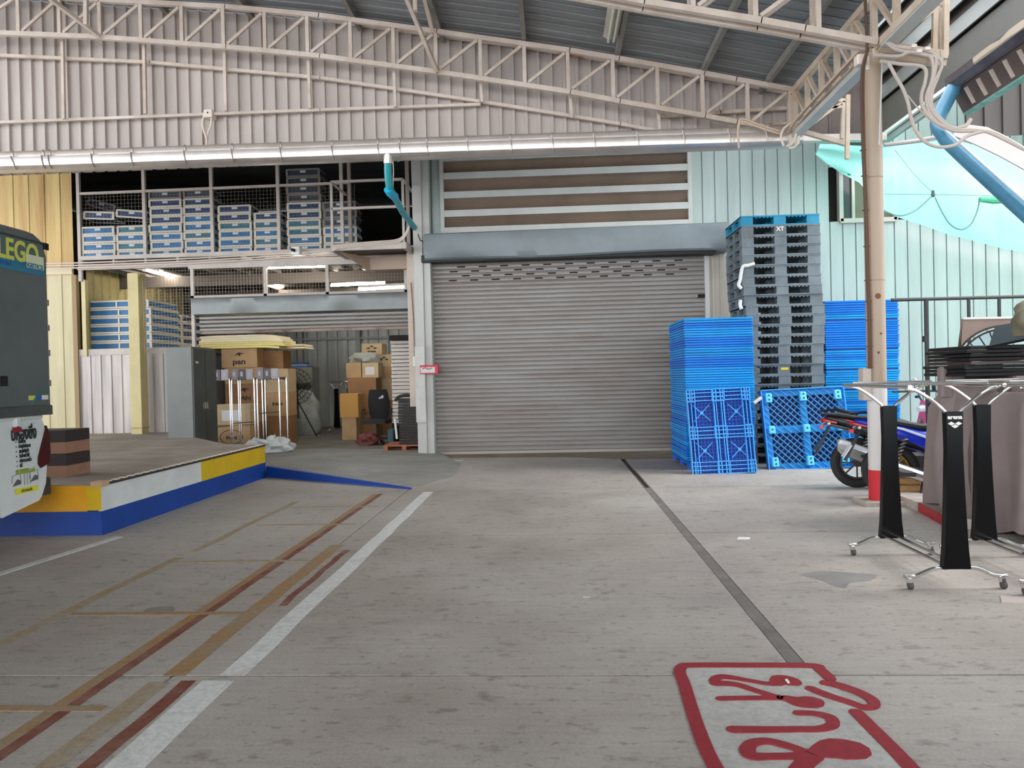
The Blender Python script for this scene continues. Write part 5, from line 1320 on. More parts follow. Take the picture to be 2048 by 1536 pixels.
def moto(label, body, accent, rimm, exh, tail_red=True, white=False, plate=None):
    t = thing('motorcycle', label, 'motorcycle'); R = .295; WB = 1.23    # rear wheel at x=0, front towards +x
    wheel(0, R, t, rimm); wheel(WB, R-.01, t, rimm)
    shell([(-.34,.83,.03,.015),(-.28,.82,.06,.04),(-.12,.775,.095,.07),(.10,.69,.13,.115),(.35,.60,.135,.14),(.52,.53,.11,.14),(.64,.47,.05,.08)], t, body, 'side_fairing')
    shell([(-.30,.755,.05,.02),(-.1,.70,.09,.03),(.15,.60,.125,.045),(.40,.50,.11,.05),(.55,.45,.05,.03)], t, m_blk, 'lower_fairing')
    shell([(-.24,.82,.068,.014),(-.08,.79,.104,.02),(.12,.735,.138,.026),(.36,.64,.144,.03),(.5,.57,.12,.02)], t, accent, 'body_stripe')
    shell([(-.38,.875,.03,.01),(-.2,.86,.09,.03),(.05,.81,.12,.04),(.3,.76,.12,.04),(.5,.77,.08,.035),(.58,.76,.03,.02)], t, mat('seat_black',(34,33,34),.6), 'seat')
    MB().tube(smooth_path([(.0,.14,.86),(-.2,.13,.92),(-.36,.06,.91),(-.38,0,.91),(-.36,-.06,.91),(-.2,-.13,.92),(.0,-.14,.86)],4), .014, 7).build('grab_rail', m_blk, t, True)
    shell([(-.40,.81,.04,.012),(-.36,.80,.07,.026),(-.22,.765,.094,.02)], t, mat('tail_red',(170,16,26),.2), 'tail_light')
    MB().bbox(-.40,-.36,-.07,.07,.70,.74,.006).build('reflector', mat('reflector_red',(220,40,50),.2), t)
    for s_ in (-1,1):
        f = MB().tube([(-.3,s_*.07,.76),(-.33,s_*.14,.75)], .01, 6).build('indicator_stem', m_blk, t)
        MB().lathe([(.0,-.03),(.016,-.02),(.018,.02),(0,.03)], (-.32,s_*.15,.755), 'y', 10).build('indicator', mat('indicator_clear',(214,206,196),.2), f, True)
    # rear fender and plate
    MB().add([(-.30,-.06,.74),(-.30,.06,.74),(-.46,.05,.40),(-.46,-.05,.40),(-.28,-.06,.73),(-.28,.06,.73),(-.44,.05,.39),(-.44,-.05,.39)], [(0,1,2,3),(7,6,5,4),(0,4,5,1),(1,5,6,2),(2,6,7,3),(3,7,4,0)]).build('rear_fender', m_blk, t)
    MB().add([(-.395,-.10,.57),(-.395,.10,.57),(-.48,.10,.44),(-.48,-.10,.44),(-.385,-.10,.565),(-.385,.10,.565),(-.47,.10,.435),(-.47,-.10,.435)], [(0,1,2,3),(7,6,5,4),(0,4,5,1),(1,5,6,2),(2,6,7,3),(3,7,4,0)]).build('number_plate', plate or m_white, t)
    for s_ in (-1,1):
        MB().bar((0,s_*.09,R),(.42,s_*.08,.33),.05,.03).build('swingarm', m_eng, t)
        sp2 = []
        for k in range(60):
            a = k*.9; u = k/59; sp2.append((.0+.14*u+.028*math.cos(a), s_*.12+.028*math.sin(a), R+.02+.34*u))
        MB().tube(sp2, .006, 5).build('shock_spring', mat('spring_grey',(150,148,146),.4,.6), t)
        MB().tube([(0,s_*.12,R),(.14,s_*.12,R+.36)], .013, 8).build('shock_absorber', m_eng, t)
    MB().tube([(.55,-.15,.24),(.35,-.17,.22)], .02, 8).build('exhaust_pipe', m_eng, t)
    if exh == 'scooter': ex = MB().loft([[(x,-.17+.05*math.cos(q_),z+hh*math.sin(q_)) for q_ in [2*math.pi*(k+.5)/10 for k in range(10)]] for x, z, hh in ((.34,.26,.04),(.26,.31,.085),(-.06,.43,.10),(-.20,.49,.095),(-.24,.51,.06))])
    else: ex = MB().loft([[(x,-.17+hh*.8*math.cos(q_),z+hh*math.sin(q_)) for q_ in [2*math.pi*(k+.5)/10 for k in range(10)]] for x, z, hh in ((.46,.17,.03),(.38,.20,.06),(-.10,.37,.07),(-.17,.395,.06),(-.18,.40,.03))])
    exo = ex.build('exhaust_muffler', mat('muffler_silver',(196,196,196),.25,.8) if exh != 'x' else m_chrome, t)
    MB().box(.0 if exh=='scooter' else .02, .2, -.232, -.222, .36 if exh=='scooter' else .24,.40 if exh=='scooter' else .28).build('heat_shield', mat('shield_dark',(70,70,72),.4,.5), exo)
    MB().bbox(.36,.74,-.13,.13,.2,.42,.04).build('engine', m_eng, t)
    MB().lathe([(.09,-.15),(.11,-.13),(.11,.13),(.09,.15)], (.5,0,.3), 'y', 18).build('crankcase', m_eng, t, True)
    MB().tube([(.42,-.22,.26),(.42,.22,.26)], .014, 8).build('foot_peg', m_blk, t)
    shell([(.60,.50,.04,.06),(.78,.56,.05,.10),(.92,.68,.12,.12),(1.02,.80,.12,.12),(1.05,.92,.07,.05)], t, body, 'front_fairing')
    MB().add([(.86,-.17,.28),(1.0,-.19,.62),(1.02,-.1,.86),(.8,-.05,.5),(.86,.17,.28),(1.0,.19,.62),(1.02,.1,.86),(.8,.05,.5)], [(0,1,2,3),(7,6,5,4),(0,4,5,1),(1,5,6,2),(2,6,7,3),(3,7,4,0)]).build('leg_shield', body, t)
    for s_ in (-1,1): MB().tube([(1.0,s_*.07,.75),(WB,s_*.07,R)], .022, 8).build('front_fork', mat('spring_grey',(150,148,146)), t)
    shell([(WB-.24,R+.20,.05,.01),(WB-.12,R+.30,.065,.012),(WB+.04,R+.33,.065,.012),(WB+.2,R+.24,.05,.01)], t, body, 'front_fender')
    MB().tube(smooth_path([(.9,-.34,.98),(.96,-.2,1.0),(1.0,-.08,.95),(1.0,.08,.95),(.96,.2,1.0),(.9,.34,.98)],4), .013, 8).build('handlebar', m_blk, t, True)
    for s_ in (-1,1):
        MB().tube([(.9,s_*.34,.98),(.93,s_*.24,.995)], .02, 10).build('grip', m_blk, t)
        ms = MB().tube(smooth_path([(.95,s_*.2,1.0),(.98,s_*.26,1.1),(.96,s_*.3,1.16)],3), .007, 6).build('mirror_stem', m_blk, t)
        MB().lathe([(0,-.012),(.05,-.008),(.055,0),(.05,.008),(0,.012)], (.95,s_*.32,1.19), 'x', 14).build('mirror', m_white if white else m_blk, ms, True)
    shell([(.98,.88,.08,.05),(1.08,.86,.07,.045),(1.12,.85,.04,.03)], t, mat('headlamp',(220,224,226),.1), 'headlamp')
    MB().tube([(.3,-.1,.25),(.22,-.25,.02)], .01, 6).build('side_stand', m_blk, t)
    return t
mr_ = moto('black and red motorcycle with a silver muffler behind the round column', m_blk, mat('bike_red',(170,16,28),.25), m_eng, 'scooter', plate=m_blk)
a_ = PZ(1699,976); mr_.location = (a_.x+.10, 9.05, 0); mr_.rotation_euler = (math.radians(-4),0,math.radians(-10))
mbz = moto('blue and white motorcycle with gold rims behind the front clothes rack', mat('bike_blue',(20,50,190),.22), mat('bike_stripe',(222,228,236),.25), mat('gold_rim',(196,150,60),.3,.7), 'long')
a_ = PZ(1768,999); mbz.location = (a_.x+.13, 8.33, 0); mbz.rotation_euler = (math.radians(-4),0,math.radians(-12))
mp = moto('pink fronted motorcycle parked facing left beyond the dark pipe fence', mat('bike_pink',(224,96,140),.3), m_white, m_eng, 'long', white=True)
a_ = PY(1832,840,10.3); mp.location = (a_.x+1.05, 10.45, 0); mp.rotation_euler = (math.radians(-4),0,math.radians(192))

# ================================================================= CLOTHES RACKS
def rack(xL_, xR_, y0, y1, label, logo=False):
    t = thing('clothes_rack', label, 'rack'); cx = (xL_+xR_)/2; hw = (xR_-xL_)/2
    for yi, y in enumerate((y0,y1)):
        zb_, zt_, wb, wt = .13, 1.12, .085, .052; nn = []
        P = [(-wb,zb_),(-wb*.86,zb_+.12),(-wt*1.1,zb_+.45),(-wt*.92,zb_+.75),(-wt,zt_)]
        poly = [(x+cx,z) for x,z in P]+[(-x+cx,z) for x,z in reversed(P)]
        pn = MB().prism(poly, 'y', y-.025, y+.025).build('end_panel', m_blackg, t)
        if logo and yi == 0:
            text('arena', .036, (cx,y-.0275,1.085), (1,0,0), (0,0,1), m_white, pn, 'printed_word', bold=.0015, xs=1.1, depth=.001)
            for dx, dz in ((-.022,1.045),(.022,1.045),(0,1.028)):
                MB().prism([(cx+dx-.022,dz),(cx+dx,dz-.012),(cx+dx+.022,dz),(cx+dx,dz+.012)], 'y', y-.0275, y-.025).build('printed_diamond', m_white, pn)
        for s_ in (-1,1):
            ft = MB().tube(smooth_path([(cx+s_*.05,y,.135),(cx+s_*.13,y,.13),(cx+s_*(hw-.07),y,.095),(cx+s_*(hw-.03),y,.082),(cx+s_*(hw+.03),y,.084)],4), .013, 9).build('foot_tube', m_chrome, t, True)
            cs = MB().bbox(cx+s_*hw-.016, cx+s_*hw+.016, y-.02, y+.02, .045, .075, .004).build('caster', m_chrome, t)
            MB().lathe([(0,-.012),(.024,-.012),(.024,.012),(0,.012)], (cx+s_*hw+.008,y,.0245), 'x', 14).build('caster_wheel', mat('castor_wheel',(70,68,66),.5), cs)
            MB().tube(smooth_path([(cx+s_*.035,y,1.10),(cx+s_*.06,y,1.135),(cx+s_*(hw*.55),y,1.215),(cx+s_*(hw*.8),y,1.258),(cx+s_*hw,y,1.27)],4), .011, 9).build('arm', m_chrome, t, True)
    for s_ in (-1,1):
        MB().tube([(cx+s_*hw,y0-.06,1.28),(cx+s_*hw,y1+.1,1.28)], .0135, 10).build('hang_rail', m_chrome, t)
        MB().tube([(cx+s_*.045,y0,.14),(cx+s_*.045,y1,.14)], .011, 8).build('lower_bar', m_chrome, t)
    MB().tube([(cx-hw,y0+.12,1.295),(cx+hw,y0+.12,1.295)], .01, 8).build('cross_rail', m_chrome, t)
    MB().tube([(cx-hw,y1-.06,1.295),(cx+hw,y1-.06,1.295)], .01, 8).build('cross_rail', m_chrome, t)
    return t
rack(2.22, 2.79, 4.86, 5.76, 'black and chrome clothes rack on casters nearest the open floor', True)
rack(2.84, 3.41, 4.72, 5.66, 'black and chrome clothes rack on casters in front of the brown tarpaulin')
rack(2.95, 3.48, 3.72, 4.56, 'black and chrome clothes rack reaching out past the nearest rack') if False else None
# racks at the back of the bay
rb = rack(-5.35, -4.95, 16.2, 17.4, 'black clothes rack standing deep in the storage bay'); rb.location.z = ZI
for o in rb.children: pass
p_ = PY(648,850,18.0); rb.location = (p_.x+5.15+.12, 2.5, ZI)
rb2 = dup(rb, (p_.x+5.15+.72, 2.5, ZI)); rb2['label'] = 'second black clothes rack beside the carton pile in the storage bay'

# ================================================================= TARPAULIN PILE AND STORED PANELS
m_tarp = mat('tarp_brown', (138,124,120), .9, 0, .1, 2.2)
def drape(x0, x1, y0, y1, z0, z1, label, amp=.05, seed=2):
    rnd = random.Random(seed); ph = [rnd.uniform(0,6.28) for _ in range(4)]
    per = []
    L = [(x0,y1),(x0,y0),(x1,y0),(x1,y1)]
    n = 60; pts = []
    segs_ = [(L[i],L[(i+1)%4]) for i in range(4)]
    for a, b_ in segs_:
        for k in range(n//2 if abs(a[0]-b_[0]) < abs(y1-y0)+9 else n): pts.append((a[0]+(b_[0]-a[0])*k/(n//2), a[1]+(b_[1]-a[1])*k/(n//2)))
    cx, cy = (x0+x1)/2, (y0+y1)/2; secs = []
    for j in range(15):
        v = j/14; z = z1-(z1-z0)*v; ring_ = []
        for i, (x, y) in enumerate(pts):
            s_ = i/len(pts)*2*math.pi
            f = (math.sin(s_*13+ph[0]+v*.8)*.55+math.sin(s_*24+ph[1])*.12+math.sin(s_*7+ph[2]+v*2)*.4)*amp*(.25+v)
            dx, dy = x-cx, y-cy; l = math.hypot(dx,dy); r_ = min(1,.90+.1*(v/.12)) if v < .12 else 1
            zz_2 = z if j < 14 else z0+.02*math.sin(s_*9)+.02
            zz_2 += (.06*math.sin(s_*5+ph[3]) if j > 11 else 0)
            ring_.append((cx+dx*r_+dx/l*f, cy+dy*r_+dy/l*f, max(zz_2,z0+.004)))
        secs.append(ring_)
    b = MB().loft(secs, False); k = len(pts); b.f.append(tuple(range(k-1,-1,-1))); b.mi.append(0)
    o = b.build('tarpaulin', m_tarp, None, 'full'); return tag(o, label, 'tarpaulin')
drape(3.64, 5.6, 6.05, 7.5, .0, 1.18, 'brown grey tarpaulin draped over stored goods behind the clothes racks', .09)
o = blob('cloth_end', (3.66,6.12,.0), .13,.12,.22, m_tarp, 'gathered hem of brown cloth resting on the kerb by the rear rack', 'cloth', 44) if False else None
# left hanging strip of the same cloth
b = MB(); secs = []
dr2 = thing('hanging_cloth', 'narrow brown grey cloth hanging left of the tarpaulin behind the near rack', 'cloth', (3.5,6.9,.1))
pathL = [(1890,770),(1882,800),(1875,850),(1869,900),(1870,950),(1877,1000),(1892,1040)]
for i, (px, py) in enumerate(pathL):
    p = PY(px,py,6.95); wdt = .42; n = 10
    ring_ = [(p.x+wdt*k/n, 6.95-.25*k/n+.022*math.sin(k*2.1+i*.2), p.z) for k in range(n+1)]
    secs.append(ring_)
vv = [q for s_ in secs for q in s_]; n = 11
MB().add(vv, [(i*n+k,i*n+k+1,(i+1)*n+k+1,(i+1)*n+k) for i in range(len(secs)-1) for k in range(n-1)]).build('cloth', m_tarp, dr2, True, solid=.012)
for (px, py, s_) in ((1896,758,.055),(1918,742,.06)):
    p = PY(px,py,6.9); MB().bbox(p.x-s_,p.x+s_,6.9,7.0,p.z-.16,p.z+.11,.02).build('folded_corner', m_tarp, dr2)
# black panels stacked on the goods
zS = PY(1960,752,6.6).z; zTp = PY(1960,690,6.6).z; nS = 8; hS = (zTp-zS)/nS
pdk = mat('lacquer_black', (24,21,21), .35, 0, .3, 3, col2=(18,15,16), spec=.25)
xA, xB = PY(1926,720,6.6).x, 5.4
spt = thing('goods_crate', 'covered crate top carrying the glossy black panels', 'crate', (4.3,6.7,1.2))
MB().bbox(3.85,5.4,6.5,7.3,1.182,zS-.004,.02).build('lid', mat('crate_brown',(96,84,80),.7), spt)
for i in range(nS):
    o = MB().bbox(xA+random.uniform(0,.05),xB,6.55+random.uniform(0,.04),7.3,zS+i*hS,zS+(i+1)*hS-.004,.006).build('lacquered_sheet', pdk if i != 3 else mat('lacquer_brown',(58,40,36),.2), None)
    tag(o, f'glossy black board, {rank(i,nS)} of the pile above the tarpaulin', 'board', 'glossy black boards on the tarpaulin')
def seg(px, py, Y): return PY(px,py,Y)
# big tilted black panel and arched board
o = MB().add([seg(1978,692,6.55),seg(2075,672,6.35),seg(2075,636,7.2),seg(1990,652,7.3), seg(1978,692,6.55)+Vector((0,0,-.02)),seg(2075,672,6.35)+Vector((0,0,-.02)),seg(2075,636,7.2)+Vector((0,0,-.02)),seg(1990,652,7.3)+Vector((0,0,-.02))],
    [(0,1,2,3),(7,6,5,4),(0,4,5,1),(1,5,6,2),(2,6,7,3),(3,7,4,0)]).build('lacquered_sheet', mat('lacquer_dull',(22,24,32),.6,spec=.08), None); tag(o, 'large glossy black board lying slanted on top of the dark pile', 'board')
ab = thing('arched_board', 'tan board with an arched cut-out and curved glazing standing behind the dark pile', 'board', PY(1990,640,7.6))
Yb = 7.62; c0 = PY(2010,745,Yb); Rr = .50
tl = PY(1926,638,Yb); zlo = PY(1930,770,Yb).z; xr = PY(2075,640,Yb).x
arc = [(c0.x-Rr*math.cos(a), c0.z+Rr*math.sin(a)*.92) for a in [math.pi/2*k/12 for k in range(13)]]
poly = [(tl.x,tl.z),(PY(1915,770,Yb).x,zlo),(arc[0][0],zlo)]+arc+[(xr,arc[-1][1]),(xr,tl.z)]
MB().prism(poly, 'y', Yb, Yb+.03).build('board', mat('board_tan',(156,134,122),.7,0,.1,3), ab)
for k, rr_ in enumerate((Rr, Rr-.035)):
    MB().tube([(c0.x-rr_*math.cos(a), Yb-.005, c0.z+rr_*math.sin(a)*.92) for a in [math.pi/2*q/14 for q in range(15)]], .010, 6).build('arch_moulding', mat('moulding_dark',(60,50,46),.4), ab, True)
gl = MB().prism([(c0.x-(Rr-.04)*math.cos(a), c0.z+(Rr-.04)*math.sin(a)*.92) for a in [math.pi/2*k/12 for k in range(13)]]+[(c0.x,c0.z)], 'y', Yb+.03, Yb+.036).build('glass', mat('mirror_glass',(180,196,200),.06,.9), ab)
for a in (.3,.55,.8,1.05,1.3): MB().bar((c0.x,Yb+.025,c0.z),(c0.x-(Rr-.04)*math.cos(a),Yb+.025,c0.z+(Rr-.04)*math.sin(a)*.92),.006,.006,(0,1,0)).build('glazing_bar', mat('moulding_dark',(60,50,46)), ab)
MB().bar(PY(1926,637,Yb), (xr,Yb,tl.z), .02,.02).build('top_edge', m_white, ab)
blob('canvas_bundle', (PY(2052,640,6.2).x+.14,6.25,PY(2046,672,6.2).z), .20,.2,.20, mat('canvas_green',(128,122,100),.85,0,.25,5,bump=.5,bscale=9), 'olive grey canvas bundle tied on top of the dark panels', 'bundle', 17)
# quilted pillow and dark box lying at the far right
blob('bubble_wrap', (PZ(2060,1020).x+.12,5.74,.27), .30,.2,.17, mat('wrap_mauve',(188,166,164),.4,0,.15,14,bump=.6,bscale=30), 'pale quilted wrap bundle on a dark box right of the tarpaulin', 'bundle', 8)
o = MB().bbox(3.68,4.5,5.5,5.92,.0,.26,.02).build('dark_box', mat('box_slate',(50,52,58),.5), None); tag(o, 'dark slate box on the floor beneath the pale quilted wrap', 'box')
# ================================================================= TRUCK AT THE DOCK
m_tb = mat('truck_box_grey', (104,110,108), .55, .1, .1, 2.5, bump=.1, bscale=20); m_tw = mat('truck_white', (222,226,224), .3, 0, .04, 3)
XS = -4.6
tr = thing('delivery_truck', 'white pickup truck with a grey cargo box backed up to the dock', 'truck', (-5.45,4.5,0))
def sy(px, py): return PX(px, py, XS)
zbt = PX(50,828,XS).z; ztp = PX(50,455,XS).z; yr = PX(97,700,XS).y
def boxsec(y, s=1.0, dz=0):
    xl, xr = -6.25, XS; r_ = .10; zt_ = ztp+dz; P = [(xr,zbt+.04),(xr,zt_-r_),(xr-.03,zt_-.03),(xr-r_,zt_),(xl+r_,zt_),(xl+.03,zt_-.03),(xl,zt_-r_),(xl,zbt+.04)]
    return [(x,y,z) for x, z in P]
MB().loft([boxsec(3.4), boxsec(yr-.12), boxsec(yr-.03,1,-.04), boxsec(yr,1,-.12)]).build('cargo_box', m_tb, tr)
# roof cap that overhangs slightly, seam and bottom flap
MB().box(XS-.01, XS+.02, 3.4, yr-.02, PX(50,478,XS).z-.006, PX(50,478,XS).z+.006).build('roof_seam', mat('seam_grey',(70,72,70),.6), tr)
MB().bbox(XS-.05, XS+.03, 3.4, yr+.0, zbt-.02, zbt+.07, .01).build('lower_flap', mat('flap_grey',(84,88,86),.6,0,.2,5), tr)
MB().bbox(XS+.0, XS+.02, yr-.04, yr+.02, PX(97,495,XS).z-.03, PX(97,495,XS).z+.03, .004).build('corner_clip', m_black, tr)
for py in (600,650,700,760): MB().box(XS-.01, XS+.012, yr-.01, yr+.008, PX(97,py+12,XS).z, PX(97,py,XS).z).build('hinge', mat('hinge_pale',(150,140,140),.4,.4), tr)
MB().bbox(XS, XS+.02, sy(2,760).y-.01, sy(12,760).y, sy(8,772).z, sy(8,752).z, .004).build('latch', m_black, tr)
# adhesive sign
m_yel = mat('letter_yellow', (214,214,92), .5); m_teal2 = mat('sticker_teal', (44,120,150), .5); m_cr = mat('sticker_cream', (222,222,186), .5)
zs1, zs0 = sy(50,480).z, sy(50,545).z
y0s = 5.2; y1s = yr-.035
MB().box(XS, XS+.003, y0s, y1s, zs0, zs1-.0).build('sign_panel', mat('sign_teal_grey',(86,104,104),.5), tr)
MB().box(XS+.003, XS+.004, y0s, y1s, zs0, zs0+.10).build('sign_stripe', m_teal2, tr)
lt = (0,-1,0)
zL = (sy(40,505).z)
text('FLEGO', .25, (XS+.006, y1s-.37, zL), (0,1,0), (0,0,1), m_yel, tr, 'sign_word', bold=.006, xs=.80)
MB().box(XS+.009, XS+.0105, sy(50,520).y, y1s-.01, sy(70,538).z, sy(70,512).z).build('cover_sticker', m_cr, tr)
text('LOGISTICS', .055, (XS+.012, y1s-.16, sy(70,536).z+.012), (0,1,0), (0,0,1), m_teal2, tr, 'sign_word', bold=.001)
text('TRANSPORT', .05, (XS+.006, y1s-.55, zs0+.05), (0,1,0), (0,0,1), mat('sticker_blue',(40,90,170),.5), tr, 'sign_word')
# coloured strip sticker low on the box
zst = sy(80,795).z
for (a_, b_, m) in ((57,70,m_yel),(70,83,mat('sticker_blue',(40,90,170))),(83,96,m_white)): MB().box(XS, XS+.003, sy(a_,795).y, sy(b_,795).y, zst-.02, zst+.02).build('strip_sticker', m, tr)
MB().tube(smooth_path([(XS+.002,sy(58,828).y,sy(58,828).z),(XS+.002,sy(64,808).y,sy(64,806).z),(XS+.002,sy(74,795).y,sy(74,790).z),(XS+.002,sy(88,785).y,sy(88,782).z),(XS+.002,sy(96,780).y,sy(96,779).z)],4), .006, 6).build('painted_arc', mat('arc_teal',(26,130,110),.5), tr)
# white rear quarter
YR_ = yr-.03
pr = [(5.0,.52),(5.0,zbt-.01),(sy(80,832).y,zbt-.01),(sy(88,850).y,sy(88,850).z),(sy(95,890).y,sy(95,890).z),(sy(94,930).y,sy(94,930).z),(sy(92,965).y,sy(92,965).z),(sy(84,992).y,sy(84,992).z),(sy(78,1001).y,sy(78,1001).z),(sy(5,1036).y,sy(5,1036).z),(sy(0,1005).y,sy(0,1005).z),(sy(-40,950).y+.0,.66),(sy(-150,930).y,.72),(5.15,.62)]
MB().prism(pr, 'x', -6.3, XS).build('rear_quarter', m_tw, tr)
MB().tube([(XS+.0,3.6,zbt-.03),(XS+.0,sy(82,835).y,zbt-.035)], .018, 8).build('bed_rail', m_tw, tr)
MB().bbox(XS-.01, XS+.035, sy(30,845).y-.03, sy(30,845).y+.03, zbt-.10, zbt-.02, .01).build('rope_hook', m_tw, tr)
tlp = [sy(91,851),sy(97,868),sy(99,905),sy(96,926),sy(80,936),sy(75,928),sy(75,915),sy(80,895),sy(86,872)]
MB().prism([(p.y,p.z) for p in tlp], 'x', XS-.12, XS+.012).build('tail_light', mat('tail_glass_red',(74,6,12),.15), tr)
MB().box(-6.3, XS-.12, YR_-.05, YR_+.01, .62, zbt-.03).build('tailgate', m_tw, tr)
MB().bbox(-6.3, XS-.05, YR_-.02, YR_+.10, .42, .58, .02).build('rear_bumper', m_eng, tr)
# lettering on the quarter panel
def tt(s, size, px, py, m, bold=.001, xs=1.0, nm='sign_word'): 
    p = sy(px, py); return text(s, size, (XS+.006,p.y,p.z), (0,1,0), (0,0,1), m, tr, nm, bold=bold, xs=xs)
m_inkb = mat('ink_black', (36,36,40), .6); m_inkg = mat('ink_green', (150,170,40), .6)
tt('บห้องซิ่ง', .15, 47, 868, m_inkb, .004, .62); 
MB().prism([(sy(23,856).y,sy(23,856).z),(sy(41,854).y,sy(41,854).z),(sy(42,862).y,sy(42,862).z),(sy(24,866).y,sy(24,866).z)], 'x', XS+.006, XS+.009).build('red_swoosh', mat('ink_red',(150,16,36),.5), tr)
for i, (s, wd_) in enumerate((('ย้ายบ้าน',.8),('ย้ายสำนักงาน',1),('ขนส่งสินค้า',1),('รับจ้างทั่วไป',1),('บริการรวดเร็ว',1),('ฟรี',.8))):
    py = 884+i*9.6; p = sy(34+i*.6,py)
    MB().tube([(XS+.004,p.y-.02,p.z),(XS+.006,p.y-.02,p.z)], .006, 8).build('bullet_mark', m_inkb, tr)
    text(s, .044, (XS+.006,p.y+.01,p.z-.0), (0,1,0), (0,0,1), m_inkb, tr, 'sign_word', align='LEFT', bold=.0008, xs=.62)
tt('02-9283321 มาร์', .058, 50, 942, m_inkg, .001, .62)
zc = sy(52,985)
MB().prism([(sy(28,978).y,sy(28,978).z),(sy(76,970).y,sy(76,970).z),(sy(74,980).y,sy(74,980).z),(sy(31,990).y,sy(31,990).z)], 'x', XS+.004, XS+.007).build('yellow_banner', mat('banner_yellow',(226,216,50),.5), tr)
tt('บริการขนส่ง', .036, 52, 980, m_inkb, .001, .8)
for s_ in (0,1):
    a = (33,972) if s_ == 0 else (68,962); p = sy(*a); MB().prism([(p.y-.05,p.z),(p.y+.05,p.z+.01),(p.y+.05,p.z+.04),(p.y+.01,p.z+.055),(p.y-.02,p.z+.03)], 'x', XS+.003, XS+.006).build('vehicle_drawing', mat('drawing_grey',(90,92,96),.6), tr)
    MB().tube([(XS+.004,p.y-.06,p.z+.03),(XS+.004,p.y-.05,p.z+.09),(XS+.004,p.y+.04,p.z+.10),(XS+.004,p.y+.05,p.z+.04)], .0022, 5).build('outline_drawing', mat('drawing_grey',(90,92,96)), tr)
p = sy(54,962)
for yy in (-.035,0,.035): MB().tube([(XS+.004,p.y+yy,p.z-.03),(XS+.004,p.y+yy,p.z+.07)], .002, 5).build('outline_drawing', mat('drawing_grey',(90,92,96)), tr)
# wheels, cab and chassis
MB().bbox(-6.2, XS-.05, 1.9, 6.5, .45, .62, .02).build('chassis', m_dark, tr)
def twheel(x, y):
    w_ = MB().lathe([(.17,-.11),(.30,-.12),(.33,-.09),(.335,0),(.33,.09),(.30,.12),(.17,.11)], (x,y,.335), 'x', 28).build('wheel', m_tyre, tr, True)
    MB().lathe([(0,-.07),(.16,-.09),(.18,-.10),(.18,.1),(.16,.09),(0,.07)], (x,y,.335), 'x', 20).build('hubcap', m_eng, w_, True)
for y in (5.62, 2.55):
    for x in (XS-.14, -6.15): twheel(x, y)
cabs = [(2.9,.5),(2.9,1.75),(2.6,1.8),(2.2,1.75),(1.75,1.25),(1.0,1.1),(.95,.5)]
MB().prism(cabs, 'x', -6.25, XS).build('cab', m_tw, tr)
MB().prism([(2.75,1.3),(2.75,1.68),(2.25,1.68),(1.9,1.3)], 'x', XS-.01, XS+.006).build('side_window', mat('dark_pane',(62,60,54)), tr)
MB().box(-6.2, XS-.03, 2.9, 3.4, .6, zbt).build('bed_front', m_tw, tr)
MB().box(-6.2, XS-.02, 3.3, 5.2, .6, zbt-.02).build('load_bed', m_tw, tr)

# ================================================================= NEIGHBOURING BUILDING, UPPER RIGHT
nbr = struct('wall_right', (5.3,10,5.5))
m_ls = mat('louvre_pale_grey', (98,100,96), .5, .1, .08, 1.5); m_ld = mat('louvre_dark_grey', (84,82,75), .6, .05, .12, 1.2)
XN = 5.3
MB().box(XN+.06, XN+.1, -12, 13.7, 5.10, 7.5).build('backing', mat('brown_void',(70,60,54),.8), nbr)
MB().prism([(XN+.05,5.10),(XN+.0,5.12),(XN+.0,5.16),(XN-.0,5.60),(XN+.05,5.62)], 'y', -12, 13.7).build('lower_panel', m_ld, nbr)
for k in range(5):
    z = 5.62+k*.385
    MB().prism([(XN-.03,z),(XN-.05,z+.005),(XN+.02,z+.27),(XN+.04,z+.27)], 'y', -12, 13.7).build('slat', m_ls, nbr)
MB().box(XN-.05, XN+.0, -12, 13.7, 5.05, 5.10).build('edge_strip', mat('edge_white',(220,224,216),.4), nbr)
MB().box(XN-.0, XN+.06, -12, 13.7, 4.95, 5.03).build('edge_shadow', m_seam, nbr)
wbk = struct('wall_dark', (8,12.6,5))
corr(6.55, 12, 12.2, 5.0, 7.6, .28, mat('dark_sheet',(78,70,66),.6,.1,.2,1.2,stretch=(3,1,.3)), wbk, .05, .03)
# eave of the next building with broken gutter
eg = thing('neighbour_eave', 'brown ribbed eave with a broken gutter at the upper right', 'eave', (4.8,7,4.6))
m_eb = mat('eave_brown', (104,88,80), .6, 0, .15, 2); m_er = mat('eave_rib', (206,190,180), .55, 0, .1, 3)
ya, yb_ = 9.0, 4.2
MB().add([(4.66,yb_,4.66),(4.66,ya,4.66),(4.82,ya,4.33),(4.82,yb_,4.33),(4.70,yb_,4.67),(4.70,ya,4.67),(4.86,ya,4.34),(4.86,yb_,4.34)], [(0,1,2,3),(7,6,5,4),(0,4,5,1),(1,5,6,2),(2,6,7,3),(3,7,4,0)]).build('eave_sheet', m_eb, eg)
k = 0; y = 8.72
while y > yb_+.1:
    MB().bar((4.705,y,4.54),(4.795,y,4.36), .05,.02,(0,1,0)).build('eave_rib', m_er, eg); y -= .24
MB().prism([(4.56,4.70),(4.57,4.62),(4.62,4.57),(4.68,4.57),(4.70,4.62),(4.70,4.72),(4.68,4.72),(4.67,4.62),(4.62,4.60),(4.59,4.64),(4.585,4.70)], 'y', 4.2, 8.9).build('gutter_channel', mat('gutter_slate',(110,104,108),.45,.2,.3,3,col2=(78,70,76)), eg)
rnd = random.Random(5); secs = []
